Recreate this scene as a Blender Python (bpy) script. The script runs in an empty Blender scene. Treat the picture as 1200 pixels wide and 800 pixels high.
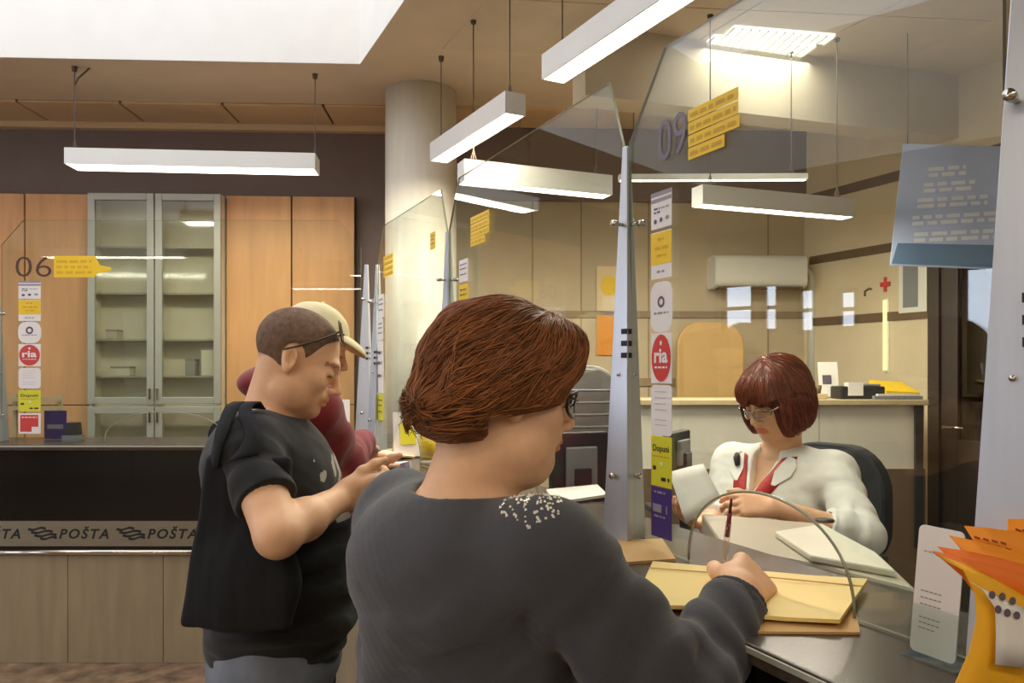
import bpy, math, random
import numpy as np
from mathutils import Vector, Matrix
random.seed(7)
S = bpy.context.scene
COL = S.collection
D = bpy.data
# ------------------------------------------------------------------ camera, world, big lights, exposure
CAM_Z = 1.54          # eye height
FPX = 900.0           # focal length in pixels of the 1200 x 800 frame
HOR = 434.0           # image row of the horizon (the lens is shifted, the camera is level)
cam_data = D.cameras.new('camera'); cam = D.objects.new('camera', cam_data); COL.objects.link(cam)
cam.location = (0, 0, CAM_Z); cam.rotation_euler = (math.pi/2, 0, 0)
cam_data.sensor_width = 36.0; cam_data.lens = FPX*36.0/1200.0
cam_data.shift_y = (HOR-400.0)/1200.0; cam_data.clip_start = .02
S.camera = cam
S.view_settings.view_transform = 'Standard'; S.view_settings.look = 'None'
S.view_settings.gamma = 1.0; S.view_settings.use_curve_mapping = False
S.view_settings.exposure = 0.22
S.cycles.use_denoising = True
S.cycles.max_bounces = 8; S.cycles.transparent_max_bounces = 16; S.cycles.glossy_bounces = 4
S.cycles.sample_clamp_indirect = 6.0; S.cycles.caustics_reflective = False; S.cycles.caustics_refractive = False
W = D.worlds.new('world'); S.world = W; W.use_nodes = True
W.node_tree.nodes['Background'].inputs[0].default_value = (.62, .75, 1, 1)
W.node_tree.nodes['Background'].inputs[1].default_value = .4
SKYLIGHT = 2.2        # radiance of the daylight glazing on top of the light well
WINDOW = 7.0          # radiance of the street windows
LAMP_W = 13.0         # watts of each hanging lamp
HALL_W = 12.0         # watts of the lamps over the waiting hall behind the viewer
LAMP_E = 7.0          # radiance of its diffuser

# ------------------------------------------------------------------ image <-> place
def at(px, py, Y): return ((px-600)/FPX*Y, Y, CAM_Z-(py-HOR)/FPX*Y)
def at_z(px, py, z):
    Y = (CAM_Z-z)*FPX/(py-HOR); return at(px, py, Y)
UX, UY = .422, -.9066                       # along the service counter, towards the viewer
P1X, P1Y = .266, 1.773                      # the middle post
ROTG = math.atan2(UY, UX)
def line(t, off=0.0): return (P1X+UX*t-UY*off, P1Y+UY*t+UX*off)
def g_t(px, off=0.0):
    a = (px-600)/FPX; bx, by = P1X-UY*off, P1Y+UX*off
    return (a*by-bx)/(UX-UY*a)
def g_z(t, py, off=0.0): return CAM_Z-(py-HOR)/FPX*line(t, off)[1]
YL = 4.05                                   # front of the far counter
YG = 4.22                                   # its glass
WK, WY0 = .045, 5.26                        # back wall: Y = WY0 + WK*X
ROTW = math.atan(WK)
def w_s(px):
    a = (px-600)/FPX; Y = WY0/(1-WK*a); return a*Y*math.sqrt(1+WK*WK)
def w_z(px, py):
    a = (px-600)/FPX; return CAM_Z-(py-HOR)/FPX*WY0/(1-WK*a)
CEIL = 3.2; CT = 1.15                       # ceiling and counter heights

# ------------------------------------------------------------------ materials
def lin(c): return tuple(((v/255)/12.92 if v/255 <= .04045 else ((v/255+.055)/1.055)**2.4) for v in c)
MATS = {}
def mat(name, rgb, rough=.6, metal=0.0, var=.06, scale=6.0, bump=0.0, bscale=80.0, stretch=(1,1,1), spec=.5, attr=None, coat=0.0, sss=0.0, sheen=0.0):
    if name in MATS: return MATS[name]
    m = D.materials.new(name); MATS[name] = m; m.use_nodes = True
    nt = m.node_tree; N = nt.nodes; L = nt.links; b = N['Principled BSDF']
    c = lin(rgb)
    tc = N.new('ShaderNodeTexCoord'); mp = N.new('ShaderNodeMapping'); mp.inputs['Scale'].default_value = stretch
    L.new(tc.outputs['Object'], mp.inputs[0])
    nz = N.new('ShaderNodeTexNoise'); nz.inputs['Scale'].default_value = scale; nz.inputs['Detail'].default_value = 5
    L.new(mp.outputs[0], nz.inputs['Vector'])
    rp = N.new('ShaderNodeValToRGB')
    rp.color_ramp.elements[0].position = .3; rp.color_ramp.elements[1].position = .7
    rp.color_ramp.elements[0].color = tuple(min(1, v*(1-var)) for v in c)+(1,)
    rp.color_ramp.elements[1].color = tuple(min(1, v*(1+var)) for v in c)+(1,)
    L.new(nz.outputs[0], rp.inputs[0]); out = rp.outputs[0]
    if attr:
        at_ = N.new('ShaderNodeAttribute'); at_.attribute_name = attr
        mx = N.new('ShaderNodeMix'); mx.data_type = 'RGBA'; mx.blend_type = 'MULTIPLY'; mx.inputs[0].default_value = 1
        L.new(out, mx.inputs[6]); L.new(at_.outputs[0], mx.inputs[7]); out = mx.outputs[2]
    L.new(out, b.inputs['Base Color'])
    b.inputs['Roughness'].default_value = rough; b.inputs['Metallic'].default_value = metal
    b.inputs['Specular IOR Level'].default_value = spec
    if coat: b.inputs['Coat Weight'].default_value = coat; b.inputs['Coat Roughness'].default_value = .08
    if sheen: b.inputs['Sheen Weight'].default_value = sheen; b.inputs['Sheen Roughness'].default_value = .5
    if sss:
        b.inputs['Subsurface Weight'].default_value = sss; b.inputs['Subsurface Radius'].default_value = (.9, .35, .2)
        b.inputs['Subsurface Scale'].default_value = .008
    if bump:
        n2 = N.new('ShaderNodeTexNoise'); n2.inputs['Scale'].default_value = bscale; n2.inputs['Detail'].default_value = 4
        L.new(mp.outputs[0], n2.inputs['Vector'])
        bp = N.new('ShaderNodeBump'); bp.inputs['Strength'].default_value = bump; bp.inputs['Distance'].default_value = .004
        L.new(n2.outputs[0], bp.inputs['Height']); L.new(bp.outputs[0], b.inputs['Normal'])
    return m
def emis(name, rgb, strength):
    if name in MATS: return MATS[name]
    m = D.materials.new(name); MATS[name] = m; m.use_nodes = True
    nt = m.node_tree; nt.nodes.clear()
    o = nt.nodes.new('ShaderNodeOutputMaterial'); e = nt.nodes.new('ShaderNodeEmission')
    nz = nt.nodes.new('ShaderNodeTexNoise'); nz.inputs['Scale'].default_value = 3
    mr = nt.nodes.new('ShaderNodeMapRange'); mr.inputs[3].default_value = strength*.97; mr.inputs[4].default_value = strength*1.03
    nt.links.new(nz.outputs[0], mr.inputs[0]); nt.links.new(mr.outputs[0], e.inputs[1])
    e.inputs[0].default_value = lin(rgb)+(1,); nt.links.new(e.outputs[0], o.inputs[0])
    return m
def glass(name, tint=(.95, .985, .965), base=.055, gain=.9, rough=0.0):
    if name in MATS: return MATS[name]
    m = D.materials.new(name); MATS[name] = m; m.use_nodes = True
    nt = m.node_tree; N = nt.nodes; L = nt.links; N.clear()
    o = N.new('ShaderNodeOutputMaterial'); mx = N.new('ShaderNodeMixShader')
    tr = N.new('ShaderNodeBsdfTransparent'); gl = N.new('ShaderNodeBsdfGlossy')
    tr.inputs[0].default_value = tint+(1,); gl.inputs['Roughness'].default_value = rough
    lw = N.new('ShaderNodeLayerWeight'); lw.inputs[0].default_value = .5
    pw = N.new('ShaderNodeMath'); pw.operation = 'POWER'; pw.inputs[1].default_value = 5
    ma = N.new('ShaderNodeMath'); ma.operation = 'MULTIPLY_ADD'; ma.inputs[1].default_value = gain; ma.inputs[2].default_value = base
    L.new(lw.outputs['Facing'], pw.inputs[0]); L.new(pw.outputs[0], ma.inputs[0]); L.new(ma.outputs[0], mx.inputs[0])
    L.new(tr.outputs[0], mx.inputs[1]); L.new(gl.outputs[0], mx.inputs[2]); L.new(mx.outputs[0], o.inputs[0])
    return m

# ------------------------------------------------------------------ mesh collecting
class MB:
    def __init__(s): s.v = []; s.f = []; s.mi = []
    def add(s, v, f, mi=0):
        n = len(s.v); s.v += [tuple(p) for p in v]; s.f += [tuple(i+n for i in q) for q in f]; s.mi += [mi]*len(f); return s
    def box(s, x0, x1, y0, y1, z0, z1, mi=0):
        x0, x1 = min(x0, x1), max(x0, x1); y0, y1 = min(y0, y1), max(y0, y1); z0, z1 = min(z0, z1), max(z0, z1)
        return s.add([(x0,y0,z0),(x1,y0,z0),(x1,y1,z0),(x0,y1,z0),(x0,y0,z1),(x1,y0,z1),(x1,y1,z1),(x0,y1,z1)],
              [(0,3,2,1),(4,5,6,7),(0,1,5,4),(1,2,6,5),(2,3,7,6),(3,0,4,7)], mi)
    def mbox(s, M, x, y, z, mi=0):          # centred box under a matrix
        v = [M @ Vector((a*x/2, b*y/2, c*z/2)) for c in (-1,1) for a, b in ((-1,-1),(1,-1),(1,1),(-1,1))]
        return s.add(v, [(0,3,2,1),(4,5,6,7),(0,1,5,4),(1,2,6,5),(2,3,7,6),(3,0,4,7)], mi)
    def cyl(s, a, b, r0, r1=None, n=12, mi=0, caps=True):
        r1 = r0 if r1 is None else r1; a, b = Vector(a), Vector(b); d = (b-a).normalized()
        u = d.orthogonal().normalized(); w = d.cross(u)
        v = []
        for p, r in ((a, r0), (b, r1)):
            v += [p+(u*math.cos(2*math.pi*i/n)+w*math.sin(2*math.pi*i/n))*r for i in range(n)]
        f = [(i, (i+1)%n, n+(i+1)%n, n+i) for i in range(n)]
        if caps: f += [tuple(range(n-1, -1, -1)), tuple(range(n, 2*n))]
        return s.add(v, f, mi)
    def tube(s, pts, r, n=8, mi=0):
        pts = [Vector(p) for p in pts]; rs = r if isinstance(r, (list, tuple)) else [r]*len(pts)
        v = []; d0 = (pts[1]-pts[0]).normalized(); u = d0.orthogonal().normalized()
        for i, p in enumerate(pts):
            d = (pts[min(i+1, len(pts)-1)]-pts[max(i-1, 0)]).normalized()
            u = (u-d*u.dot(d)).normalized(); w = d.cross(u)
            v += [p+(u*math.cos(2*math.pi*k/n)+w*math.sin(2*math.pi*k/n))*rs[i] for k in range(n)]
        f = []
        for i in range(len(pts)-1):
            f += [(i*n+k, i*n+(k+1)%n, (i+1)*n+(k+1)%n, (i+1)*n+k) for k in range(n)]
        f += [tuple(range(n-1, -1, -1)), tuple(range((len(pts)-1)*n, len(pts)*n))]
        return s.add(v, f, mi)
    def prism(s, poly, fn0, fn1, mi=0, side=None):   # polygon mapped by two functions, closed
        n = len(poly); v = [fn0(p) for p in poly]+[fn1(p) for p in poly]
        s.add(v, [tuple(range(n-1, -1, -1)), tuple(range(n, 2*n))], mi)
        k = len(s.v)-2*n
        for i in range(n):
            s.f.append((k+i, k+(i+1)%n, k+n+(i+1)%n, k+n+i)); s.mi.append(mi if side is None else side)
        return s
    def sheet(s, grid, th, mi=0):            # a grid of points given some thickness downwards along its normal
        R, C = len(grid), len(grid[0]); g = [[Vector(p) for p in row] for row in grid]
        def nrm(i, j):
            a = g[min(i+1,R-1)][j]-g[max(i-1,0)][j]; b = g[i][min(j+1,C-1)]-g[i][max(j-1,0)]
            return a.cross(b).normalized()
        v = [g[i][j] for i in range(R) for j in range(C)]+[g[i][j]-nrm(i,j)*th for i in range(R) for j in range(C)]
        o = R*C; f = []
        for i in range(R-1):
            for j in range(C-1):
                q = (i*C+j, (i+1)*C+j, (i+1)*C+j+1, i*C+j+1); f.append(q); f.append(tuple(o+k for k in reversed(q)))
        rim = [(0*C+j) for j in range(C)]+[i*C+C-1 for i in range(1,R)]+[(R-1)*C+j for j in range(C-2,-1,-1)]+[i*C for i in range(R-2,0,-1)]
        for a, b in zip(rim, rim[1:]+rim[:1]): f.append((a, b, o+b, o+a))
        return s.add(v, f, mi)
    def build(s, name, mats, parent=None, smooth=False, bevel=0.0, seg=2):
        me = D.meshes.new(name); me.from_pydata(s.v, [], s.f)
        mats = mats if isinstance(mats, (list, tuple)) else [mats]
        for m in mats: me.materials.append(m)
        if len(mats) > 1: me.polygons.foreach_set('material_index', s.mi)
        if smooth: me.polygons.foreach_set('use_smooth', [True]*len(me.polygons))
        me.validate(); me.update()
        o = D.objects.new(name, me); COL.objects.link(o)
        if parent is not None: o.parent = parent
        if bevel:
            b = o.modifiers.new('edge', 'BEVEL'); b.width = bevel; b.segments = seg; b.limit_method = 'ANGLE'
        return o
def bx(name, m, x0, x1, y0, y1, z0, z1, parent=None, bevel=0.0):
    return MB().box(x0, x1, y0, y1, z0, z1).build(name, m, parent, bevel=bevel)
def tag(o, label=None, cat=None, group=None, kind=None):
    if label: o['label'] = label
    if cat: o['category'] = cat
    if group: o['group'] = group
    if kind: o['kind'] = kind
    return o
def thing(name, label, cat, loc=(0,0,0), rotz=0.0, group=None):
    o = D.objects.new(name, None); COL.objects.link(o); o.empty_display_size = .1
    o.location = loc; o.rotation_euler = (0, 0, rotz); return tag(o, label, cat, group)
def struct(o): o['kind'] = 'structure'; return o
def txt(body, size, width=None, shear=0.0, space=1.0, bold=0.0):  # outline of some writing: (verts, faces), left-bottom at 0
    cu = D.curves.new('t', 'FONT'); cu.body = body; cu.size = size; cu.shear = shear; cu.space_character = space; cu.offset = bold
    cu.resolution_u = 3
    o = D.objects.new('t', cu); COL.objects.link(o)
    dg = bpy.context.evaluated_depsgraph_get(); me = D.meshes.new_from_object(o.evaluated_get(dg))
    v = [tuple(p.co) for p in me.vertices]; f = [tuple(p.vertices) for p in me.polygons]
    D.objects.remove(o); D.meshes.remove(me); D.curves.remove(cu)
    x0 = min(p[0] for p in v); x1 = max(p[0] for p in v); k = 1 if width is None else width/(x1-x0)
    return [((p[0]-x0)*k, p[1]) for p in v], f, (x1-x0)*k
def flat(mb, v2, f, x, z, y, mi=0):          # writing laid on a plane facing -y
    return mb.add([(x+p[0], y, z+p[1]) for p in v2], f, mi)
def rrect(x0, x1, z0, z1, r, n=5):
    p = []
    for cx, cz, a in ((x1-r, z0+r, -90), (x1-r, z1-r, 0), (x0+r, z1-r, 90), (x0+r, z0+r, 180)):
        p += [(cx+r*math.cos(math.radians(a+90*i/n)), cz+r*math.sin(math.radians(a+90*i/n))) for i in range(n+1)]
    return p
def disc(cx, cz, rx, rz, n=28): return [(cx+rx*math.cos(2*math.pi*i/n), cz+rz*math.sin(2*math.pi*i/n)) for i in range(n)]
# ------------------------------------------------------------------ palette
m_ceil = mat('ceiling_paint', (222, 204, 176), .9, var=.03, bump=.05)
m_ceilp = mat('ceiling_panel_paint', (220, 188, 146), .9, var=.03)
m_tile = mat('acoustic_tile', (216, 200, 174), .95, var=.04, bump=.2, bscale=200)
m_white = mat('white_paint', (236, 232, 222), .85, var=.02)
m_well = mat('light_well_paint', (238, 235, 226), .9, var=.02)
m_dark = mat('dark_brown_paint', (122, 106, 98), .7, var=.05)
m_beige = mat('beige_paint', (212, 194, 160), .8, var=.04)
m_stripe = mat('brown_trim', (104, 82, 58), .6)
m_wood = mat('beech_veneer', (216, 160, 104), .45, var=.1, scale=3, stretch=(6, 6, .6), bump=.05)
m_seam = mat('seam_dark', (58, 44, 36), .8)
m_alu = mat('aluminium_frame', (178, 176, 162), .45, .3, var=.04)
m_steel = mat('brushed_steel', (196, 200, 208), .36, .6, var=.05, scale=3, stretch=(14, 14, .8))
m_bolt = mat('polished_bolt', (200, 196, 186), .18, 1.0)
m_black = mat('black_glass_panel', (17, 16, 18), .12, var=.1, coat=.3)
m_stone = mat('travertine', (152, 136, 108), .5, var=.13, scale=4, stretch=(4, 4, .5), bump=.15, bscale=30)
m_floor = mat('brown_marble', (120, 98, 78), .25, var=.55, scale=9, coat=.2)
m_top = mat('dark_granite', (74, 64, 56), .26, var=.25, scale=60)
m_strip = mat('satin_strip', (142, 132, 112), .4, .5, var=.08, stretch=(2, 2, 12))
m_letter = mat('black_print', (26, 24, 24), .6)
m_chrome = mat('chrome_rail', (206, 198, 184), .12, 1.0)
m_col = mat('column_plaster', (228, 221, 202), .42, var=.04, stretch=(5, 5, .7))
m_glass = glass('clear_pane')
m_edge = mat('glass_edge', (134, 142, 122), .2, var=.1)
m_frost = glass('cabinet_pane', tint=(.93, .93, .88), base=.08, rough=.06)
m_lampw = mat('lamp_white', (232, 230, 222), .4, var=.02)
m_diff = emis('lamp_diffuser', (255, 246, 222), LAMP_E)
m_cord = mat('grey_cord', (92, 80, 66), .6)

# ------------------------------------------------------------------ shell of the place
XL, XR, YB = -7.0, 4.2, -3.2
def back_y(x): return WY0+WK*x
fl = MB().box(XL-.2, XR+.2, YB-.2, 6.0, -.1, 0).build('floor', m_floor); struct(fl)
plat = MB()
pc = [line(-2.9, .1), line(1.6, .1), (4.1, 1.4), (4.1, 5.3), (-.6, 5.15)]
plat.prism(pc, lambda p: (p[0], p[1], .001), lambda p: (p[0], p[1], .2)).build('floor_platform', mat('grey_carpet', (96, 88, 80), .95, bump=.3)).__setitem__('kind', 'structure')
# the ceiling with its light well, as one slab built from strips around the hole
HOLE = [(-.825, 4.17), (.56, 1.25), (-4.6, 1.12), (-4.6, 3.99)]
mb = MB()
outer = [(XR+.2, 6.0), (XR+.2, YB-.2), (XL-.2, YB-.2), (XL-.2, 6.0)]
n = 4
v = [(x, y, CEIL) for x, y in outer]+[(x, y, CEIL) for x, y in HOLE]+[(x, y, CEIL+.12) for x, y in outer]+[(x, y, CEIL+.12) for x, y in HOLE]
f = []
for i in range(4):
    j = (i+1) % 4
    f += [(i, j, 4+j, 4+i), (8+i, 12+i, 12+j, 8+j), (i, 8+i, 8+j, j)]
struct(mb.add(v, f).build('ceiling', m_ceil)); ceil_o = D.objects['ceiling']
# light well: four white cheeks and daylight glazing on top
WELL = 1.1
for i in range(4):
    a, b = Vector(HOLE[i]+(0,)), Vector(HOLE[(i+1)%4]+(0,)); d = (b-a).normalized(); nn = Vector((-d.y, d.x, 0))
    c = (Vector(HOLE[0]+(0,))+Vector(HOLE[2]+(0,)))/2
    if nn.dot(c-a) > 0: nn = -nn
    q = [a, b, b+nn*.08, a+nn*.08]
    o = MB().prism([(p.x, p.y) for p in q], lambda p: (p[0], p[1], CEIL+.004), lambda p: (p[0], p[1], CEIL+WELL)).build('trim_%d' % (i+1), m_well); struct(o)
sky = MB().prism([(HOLE[k][0], HOLE[k][1]) for k in range(4)], lambda p: (p[0], p[1], CEIL+WELL), lambda p: (p[0], p[1], CEIL+WELL+.03)).build('window_1', emis('daylight_glazing', (244, 246, 255), SKYLIGHT)); struct(sky)
# ceiling edge panels along the back wall, with joints
pw = .62
for k in range(9):
    xs = [w_s(55)*.985+pw*(k-3), w_s(55)*.985+pw*(k-2)]
    mbp = MB().box(xs[0]+.008, xs[1]-.008, -.42, -.06, -.016, .012)
    o = mbp.build('ceiling_panel', m_ceilp); o.parent = ceil_o
    o.location = (0, WY0, CEIL); o.rotation_euler = (0, 0, ROTW)
seamo = MB().box(-5, .0, -.42, -.06, -.004, -.001).build('joint', m_seam); seamo.parent = ceil_o; seamo.location = (0, WY0, CEIL); seamo.rotation_euler = (0, 0, ROTW)
# acoustic tile field over the back office, its right edge parallel to the counter
cx, cy = 2.02, 4.17
tl = .6
for i in range(7):
    for j in range(5):
        cc = Vector((cx, cy))+Vector((.992, .09))*(-(i+1)*tl)+Vector((UX, UY))*(j*tl)
        if cc.x < -.825+(4.17-cc.y)*.474+.35: continue
        x0, y0 = -i*tl, j*tl
        mbp = MB().box(x0-tl+.004, x0-.004, y0+.004-tl, y0+tl-.004-tl, -.010, .0)
        o = mbp.build('ceiling_tile', m_tile); o.parent = ceil_o
        o.location = (cx+UX*j*1.2*0, cy, CEIL)
        # grid axes: one along the counter line, one nearly across the picture
        A = Vector((.992, .09)); B = Vector((UX, UY))
        me = o.data
        for vv in me.vertices:
            p = A*vv.co.x + B*(vv.co.y+tl); vv.co.x, vv.co.y = p.x, p.y
def wall_box(name, m, s0, s1, z0, z1, y0=0.0, y1=.1, kind='structure', parent=None, bevel=0.0):
    o = MB().box(s0, s1, y0, y1, z0, z1).build(name, m, parent, bevel=bevel)
    if parent is None:
        o.location = (0, WY0, 0); o.rotation_euler = (0, 0, ROTW)
        if kind: o['kind'] = kind
    return o
SPL = w_s(520)
wb = wall_box('wall_back', m_dark, XL-.2, SPL, 0, CEIL, 0, .15)
wb2 = wall_box('wall_office', mat('office_paint', (196, 178, 148), .8, var=.04), SPL, 2.6, 0, CEIL, 0, .15)
wall_box('trim_5', m_ceilp, XL, SPL, CEIL-.055, CEIL-.002, -.055, .0)
wall_box('trim_6', m_dark, SPL, 2.4, 2.70, CEIL, -.02, 0)
for k, (za, zb) in enumerate(((w_z(640, 372), w_z(640, 364)), (w_z(800, 452), w_z(800, 443)))):
    wall_box('trim_%d' % (7+k), mat('soft_trim', (150, 128, 98), .7), SPL, 2.1, za, zb, -.012, 0)
for px in (624, 681, 760, 900):
    s = w_s(px); wall_box('joint', MATS['soft_trim'], s-.004, s+.004, .2, 2.7, -.004, .01, parent=wb2)
# right wall of the office, running along the counter direction from the far corner
RCX, RCY = 2.06, 5.3
def rwall(name, m, t0, t1, z0, z1, th=.1, off=0.0, parent=None, kind='structure'):
    o = MB().box(t0, t1, off, off+th, z0, z1).build(name, m, parent)
    if parent is None:
        o.location = (RCX, RCY, 0); o.rotation_euler = (0, 0, ROTG); o['kind'] = kind
    return o
TD = .90                                     # the door-shaped reflection starts here
wr = rwall('wall_right', m_beige, -.3, TD, 0, CEIL)
wr2 = rwall('wall_door', m_beige, TD+.95, 6.4, 0, CEIL)
rwall('wall_lintel', m_beige, TD, TD+.95, 2.32, CEIL)
for k, (pa, pb, px) in enumerate(((228, 238, 945), (301, 310, 957), (373, 382, 957))):
    za = CAM_Z-(pb-HOR)/FPX*RCY; zb = CAM_Z-(pa-HOR)/FPX*RCY
    rwall('trim_%d' % (10+k), m_stripe, 0, TD if k else TD+.95, za, zb, .012, -.012)
# dark reflection of the post, built as an added half-glazed door
m_door = mat('dark_reflection', (62, 52, 46), .4, var=.1)
dr = D.objects.new('reflection_door', None); COL.objects.link(dr); dr['kind'] = 'structure'
dr.location = (RCX, RCY, 0); dr.rotation_euler = (0, 0, ROTG)
mb = MB(); a, b = TD, TD+.95
mb.box(a, a+.07, -.02, .08, .2, 2.32); mb.box(b-.07, b, -.02, .08, .2, 2.32); mb.box(a+.07, b-.07, -.02, .08, 2.25, 2.32)
mb.build('door_frame', m_door, dr)
mb = MB(); mb.box(a+.07, a+.17, 0, .05, .2, 2.25); mb.box(b-.17, b-.07, 0, .05, .2, 2.25); mb.box(a+.17, b-.17, 0, .05, 2.12, 2.25); mb.box(a+.17, b-.17, 0, .05, .2, 1.15)
mb.build('door_leaf', m_door, dr, bevel=.004)
bx('door_pane', glass('dark_pane', tint=(.35, .36, .36), base=.08), a+.17, b-.17, .02, .03, 1.15, 2.12, dr)
mb = MB(); mb.cyl((a+.12, -.0, 1.22), (a+.12, -.05, 1.22), .01); mb.cyl((a+.12, -.05, 1.22), (a+.24, -.05, 1.22), .009); mb.build('door_handle', m_bolt, dr, True)
bx('corridor', m_dark, a-.4, b+.4, .5, .55, 0, CEIL, dr)
# pale lintel beam across the office ceiling
BLK = Vector((.955, .296))
mb = MB(); p0 = Vector((2.02, 4.17)); q = [p0+BLK*-1.75, p0+BLK*1.6, p0+BLK*1.6+Vector((-.296, .955))*.16, p0+BLK*-1.75+Vector((-.296, .955))*.16]
struct(mb.prism([(p.x, p.y) for p in q], lambda p: (p[0], p[1], 2.85), lambda p: (p[0], p[1], CEIL)).build('trim_15', mat('beam_paint', (206, 194, 168), .85, var=.03)))
# left and rear walls of the hall (seen in the reflections), street windows
m_hall = mat('hall_paint', (205, 190, 160), .85)
def wall_x(name, x, y0, y1, wins, m):
    root = MB(); ys = sorted(set([y0, y1]+[w for q in wins for w in q[:2]]))
    for a, b in zip(ys, ys[1:]):
        hit = [q for q in wins if q[0] <= a and b <= q[1]]
        if hit:
            root.box(x-.15, x, a, b, 0, hit[0][2]); root.box(x-.15, x, a, b, hit[0][3], CEIL)
        else: root.box(x-.15, x, a, b, 0, CEIL)
    struct(root.build(name, m))
WINS = [(-1.6, -.5, .9, 2.5), (.1, 1.2, .9, 2.5), (1.7, 2.35, 1.1, 2.6), (3.33, 3.56, 1.98, 2.45), (3.78, 4.0, 1.95, 2.5), (4.2, 4.42, 1.98, 2.58), (4.5, 4.92, 1.98, 2.6)]
wall_x('wall_left', XL, YB, 5.1, WINS, m_hall)
for k, (a, b, z0, z1) in enumerate(WINS):
    wr_ = D.objects.new('window_%d' % (k+2), None); COL.objects.link(wr_); wr_['kind'] = 'structure'
    mb = MB(); mb.box(XL-.1, XL-.04, a, a+.05, z0, z1); mb.box(XL-.1, XL-.04, b-.05, b, z0, z1); mb.box(XL-.1, XL-.04, a, b, z0, z0+.05); mb.box(XL-.1, XL-.04, a, b, z1-.05, z1)
    mb.box(XL-.1, XL-.04, a, b, (z0+z1)/2-.02, (z0+z1)/2+.02); mb.build('window_frame', m_dark, wr_)
    bx('window_pane', emis('street_daylight', (226, 236, 255), WINDOW), XL-.12, XL-.1, a, b, z0, z1, wr_)
struct(bx('wall_front', m_hall, XL-.2, XR+.2, YB-.15, YB, 0, CEIL))
# round column
mb = MB(); ccx, ccy, cr = -.545, 4.60, .212
mb.cyl((ccx, ccy, 0), (ccx, ccy, CEIL), cr, n=64)
co = mb.build('column', m_col, smooth=False); struct(co)
co.data.polygons.foreach_set('use_smooth', [len(p.vertices) == 4 for p in co.data.polygons])
MB().cyl((ccx, ccy, 0), (ccx, ccy, .12), cr+.012, n=48).build('column_base', m_dark, co)
# ------------------------------------------------------------------ service counters
def logo(mb, x, z, y, w, h, mi=0):           # slanted, wavy stack of bars
    for k, (a, b, zz) in enumerate(((.0, .62, .80), (.10, .86, .54), (.22, 1.0, .26), (.42, 1.0, .02))):
        pts = []
        for i in range(7):
            u = i/6; pts.append((a+(b-a)*u, zz+.10*math.sin(u*math.pi*2)*-1))
        poly = [(p[0], p[1]) for p in pts]+[(p[0]+.04, p[1]+.20) for p in reversed(pts)]
        mb.add([(x+p[0]*w, y, z+p[1]*h) for p in poly], [tuple(range(len(poly)))], mi)
def counter(name, label, x0, x1, yf, depth, loc, rotz, stone_w, stone_x, blk, words, xcut0=0.0, xcut1=0.0):
    r = thing(name, label, 'counter', loc, rotz)
    zs0, zs1 = .615, .748
    # worktop, thin light front edge
    MB().prism([(x0+xcut0, yf-.02), (x1+xcut1, yf-.02), (x1, yf+depth), (x0, yf+depth)], lambda p: (p[0], p[1], CT-.03), lambda p: (p[0], p[1], CT)).build('worktop', m_top, r, bevel=.004)
    bx('edge_strip', m_alu, x0+xcut0, x1+xcut1, yf-.024, yf-.0195, CT-.012, CT-.004, r)
    bx('carcass', m_seam, x0+xcut0+.01, x1+xcut1-.01, yf+.02, yf+depth-.03, .0, CT-.031, r)
    x = x0+xcut0+blk[1]
    k = 0
    xs = [x0+xcut0]
    while x < x1+xcut1: xs.append(x); x += blk[0]
    xs.append(x1+xcut1)
    for a, b in zip(xs, xs[1:]):
        if b-a > .02: bx('front_panel', m_black, a+.001, b-.001, yf-.005, yf+.019, zs1+.002, CT-.031, r)
    bx('metal_strip', m_strip, x0+xcut0, x1+xcut1, yf-.006, yf+.019, zs0, zs1, r)
    mb = MB()
    for xw in words:
        vv, ff, ww = txt('POŠTA', .070, .262, shear=.25, space=1.25, bold=.002)
        flat(mb, vv, ff, xw, zs0+.042, yf-.0068); logo(mb, xw-.165, zs0+.036, yf-.0068, .15, .062)
    mb.build('lettering', m_letter, r)
    mb = MB(); mb.cyl((x0+xcut0, yf-.012, .585), (x1+xcut1, yf-.012, .585), .014, n=14); mb.build('rail', m_chrome, r, True)
    xs = [x0+xcut0]; x = x0+xcut0+stone_x
    while x < x1+xcut1: xs.append(x); x += stone_w
    xs.append(x1+xcut1)
    for a, b in zip(xs, xs[1:]):
        if b-a > .02: bx('stone_panel', m_stone, a+.0015, b-.0015, yf-.004, yf+.019, .0, .568, r, bevel=.002)
    return r
lx = lambda px: (px-600)/FPX*YL
counter('service_counter', 'long far service counter with black front, lettered metal strip and travertine base', -3.7, -1.03, 0, .45, (0, YL, 0), 0,
        .502, lx(80)+3.7-.502*3, (.70, .30), [lx(70)+.465*k for k in range(-2, 4)], 0, 0)
counter('service_counter', 'black-fronted service counter the woman in the grey sweater writes on', -2.60, 1.30, -.2, .40, (P1X, P1Y, 0), ROTG,
        .5, .3, (.7, .4), [-1.9+.465*k for k in range(6)], 0, 0)

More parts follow.
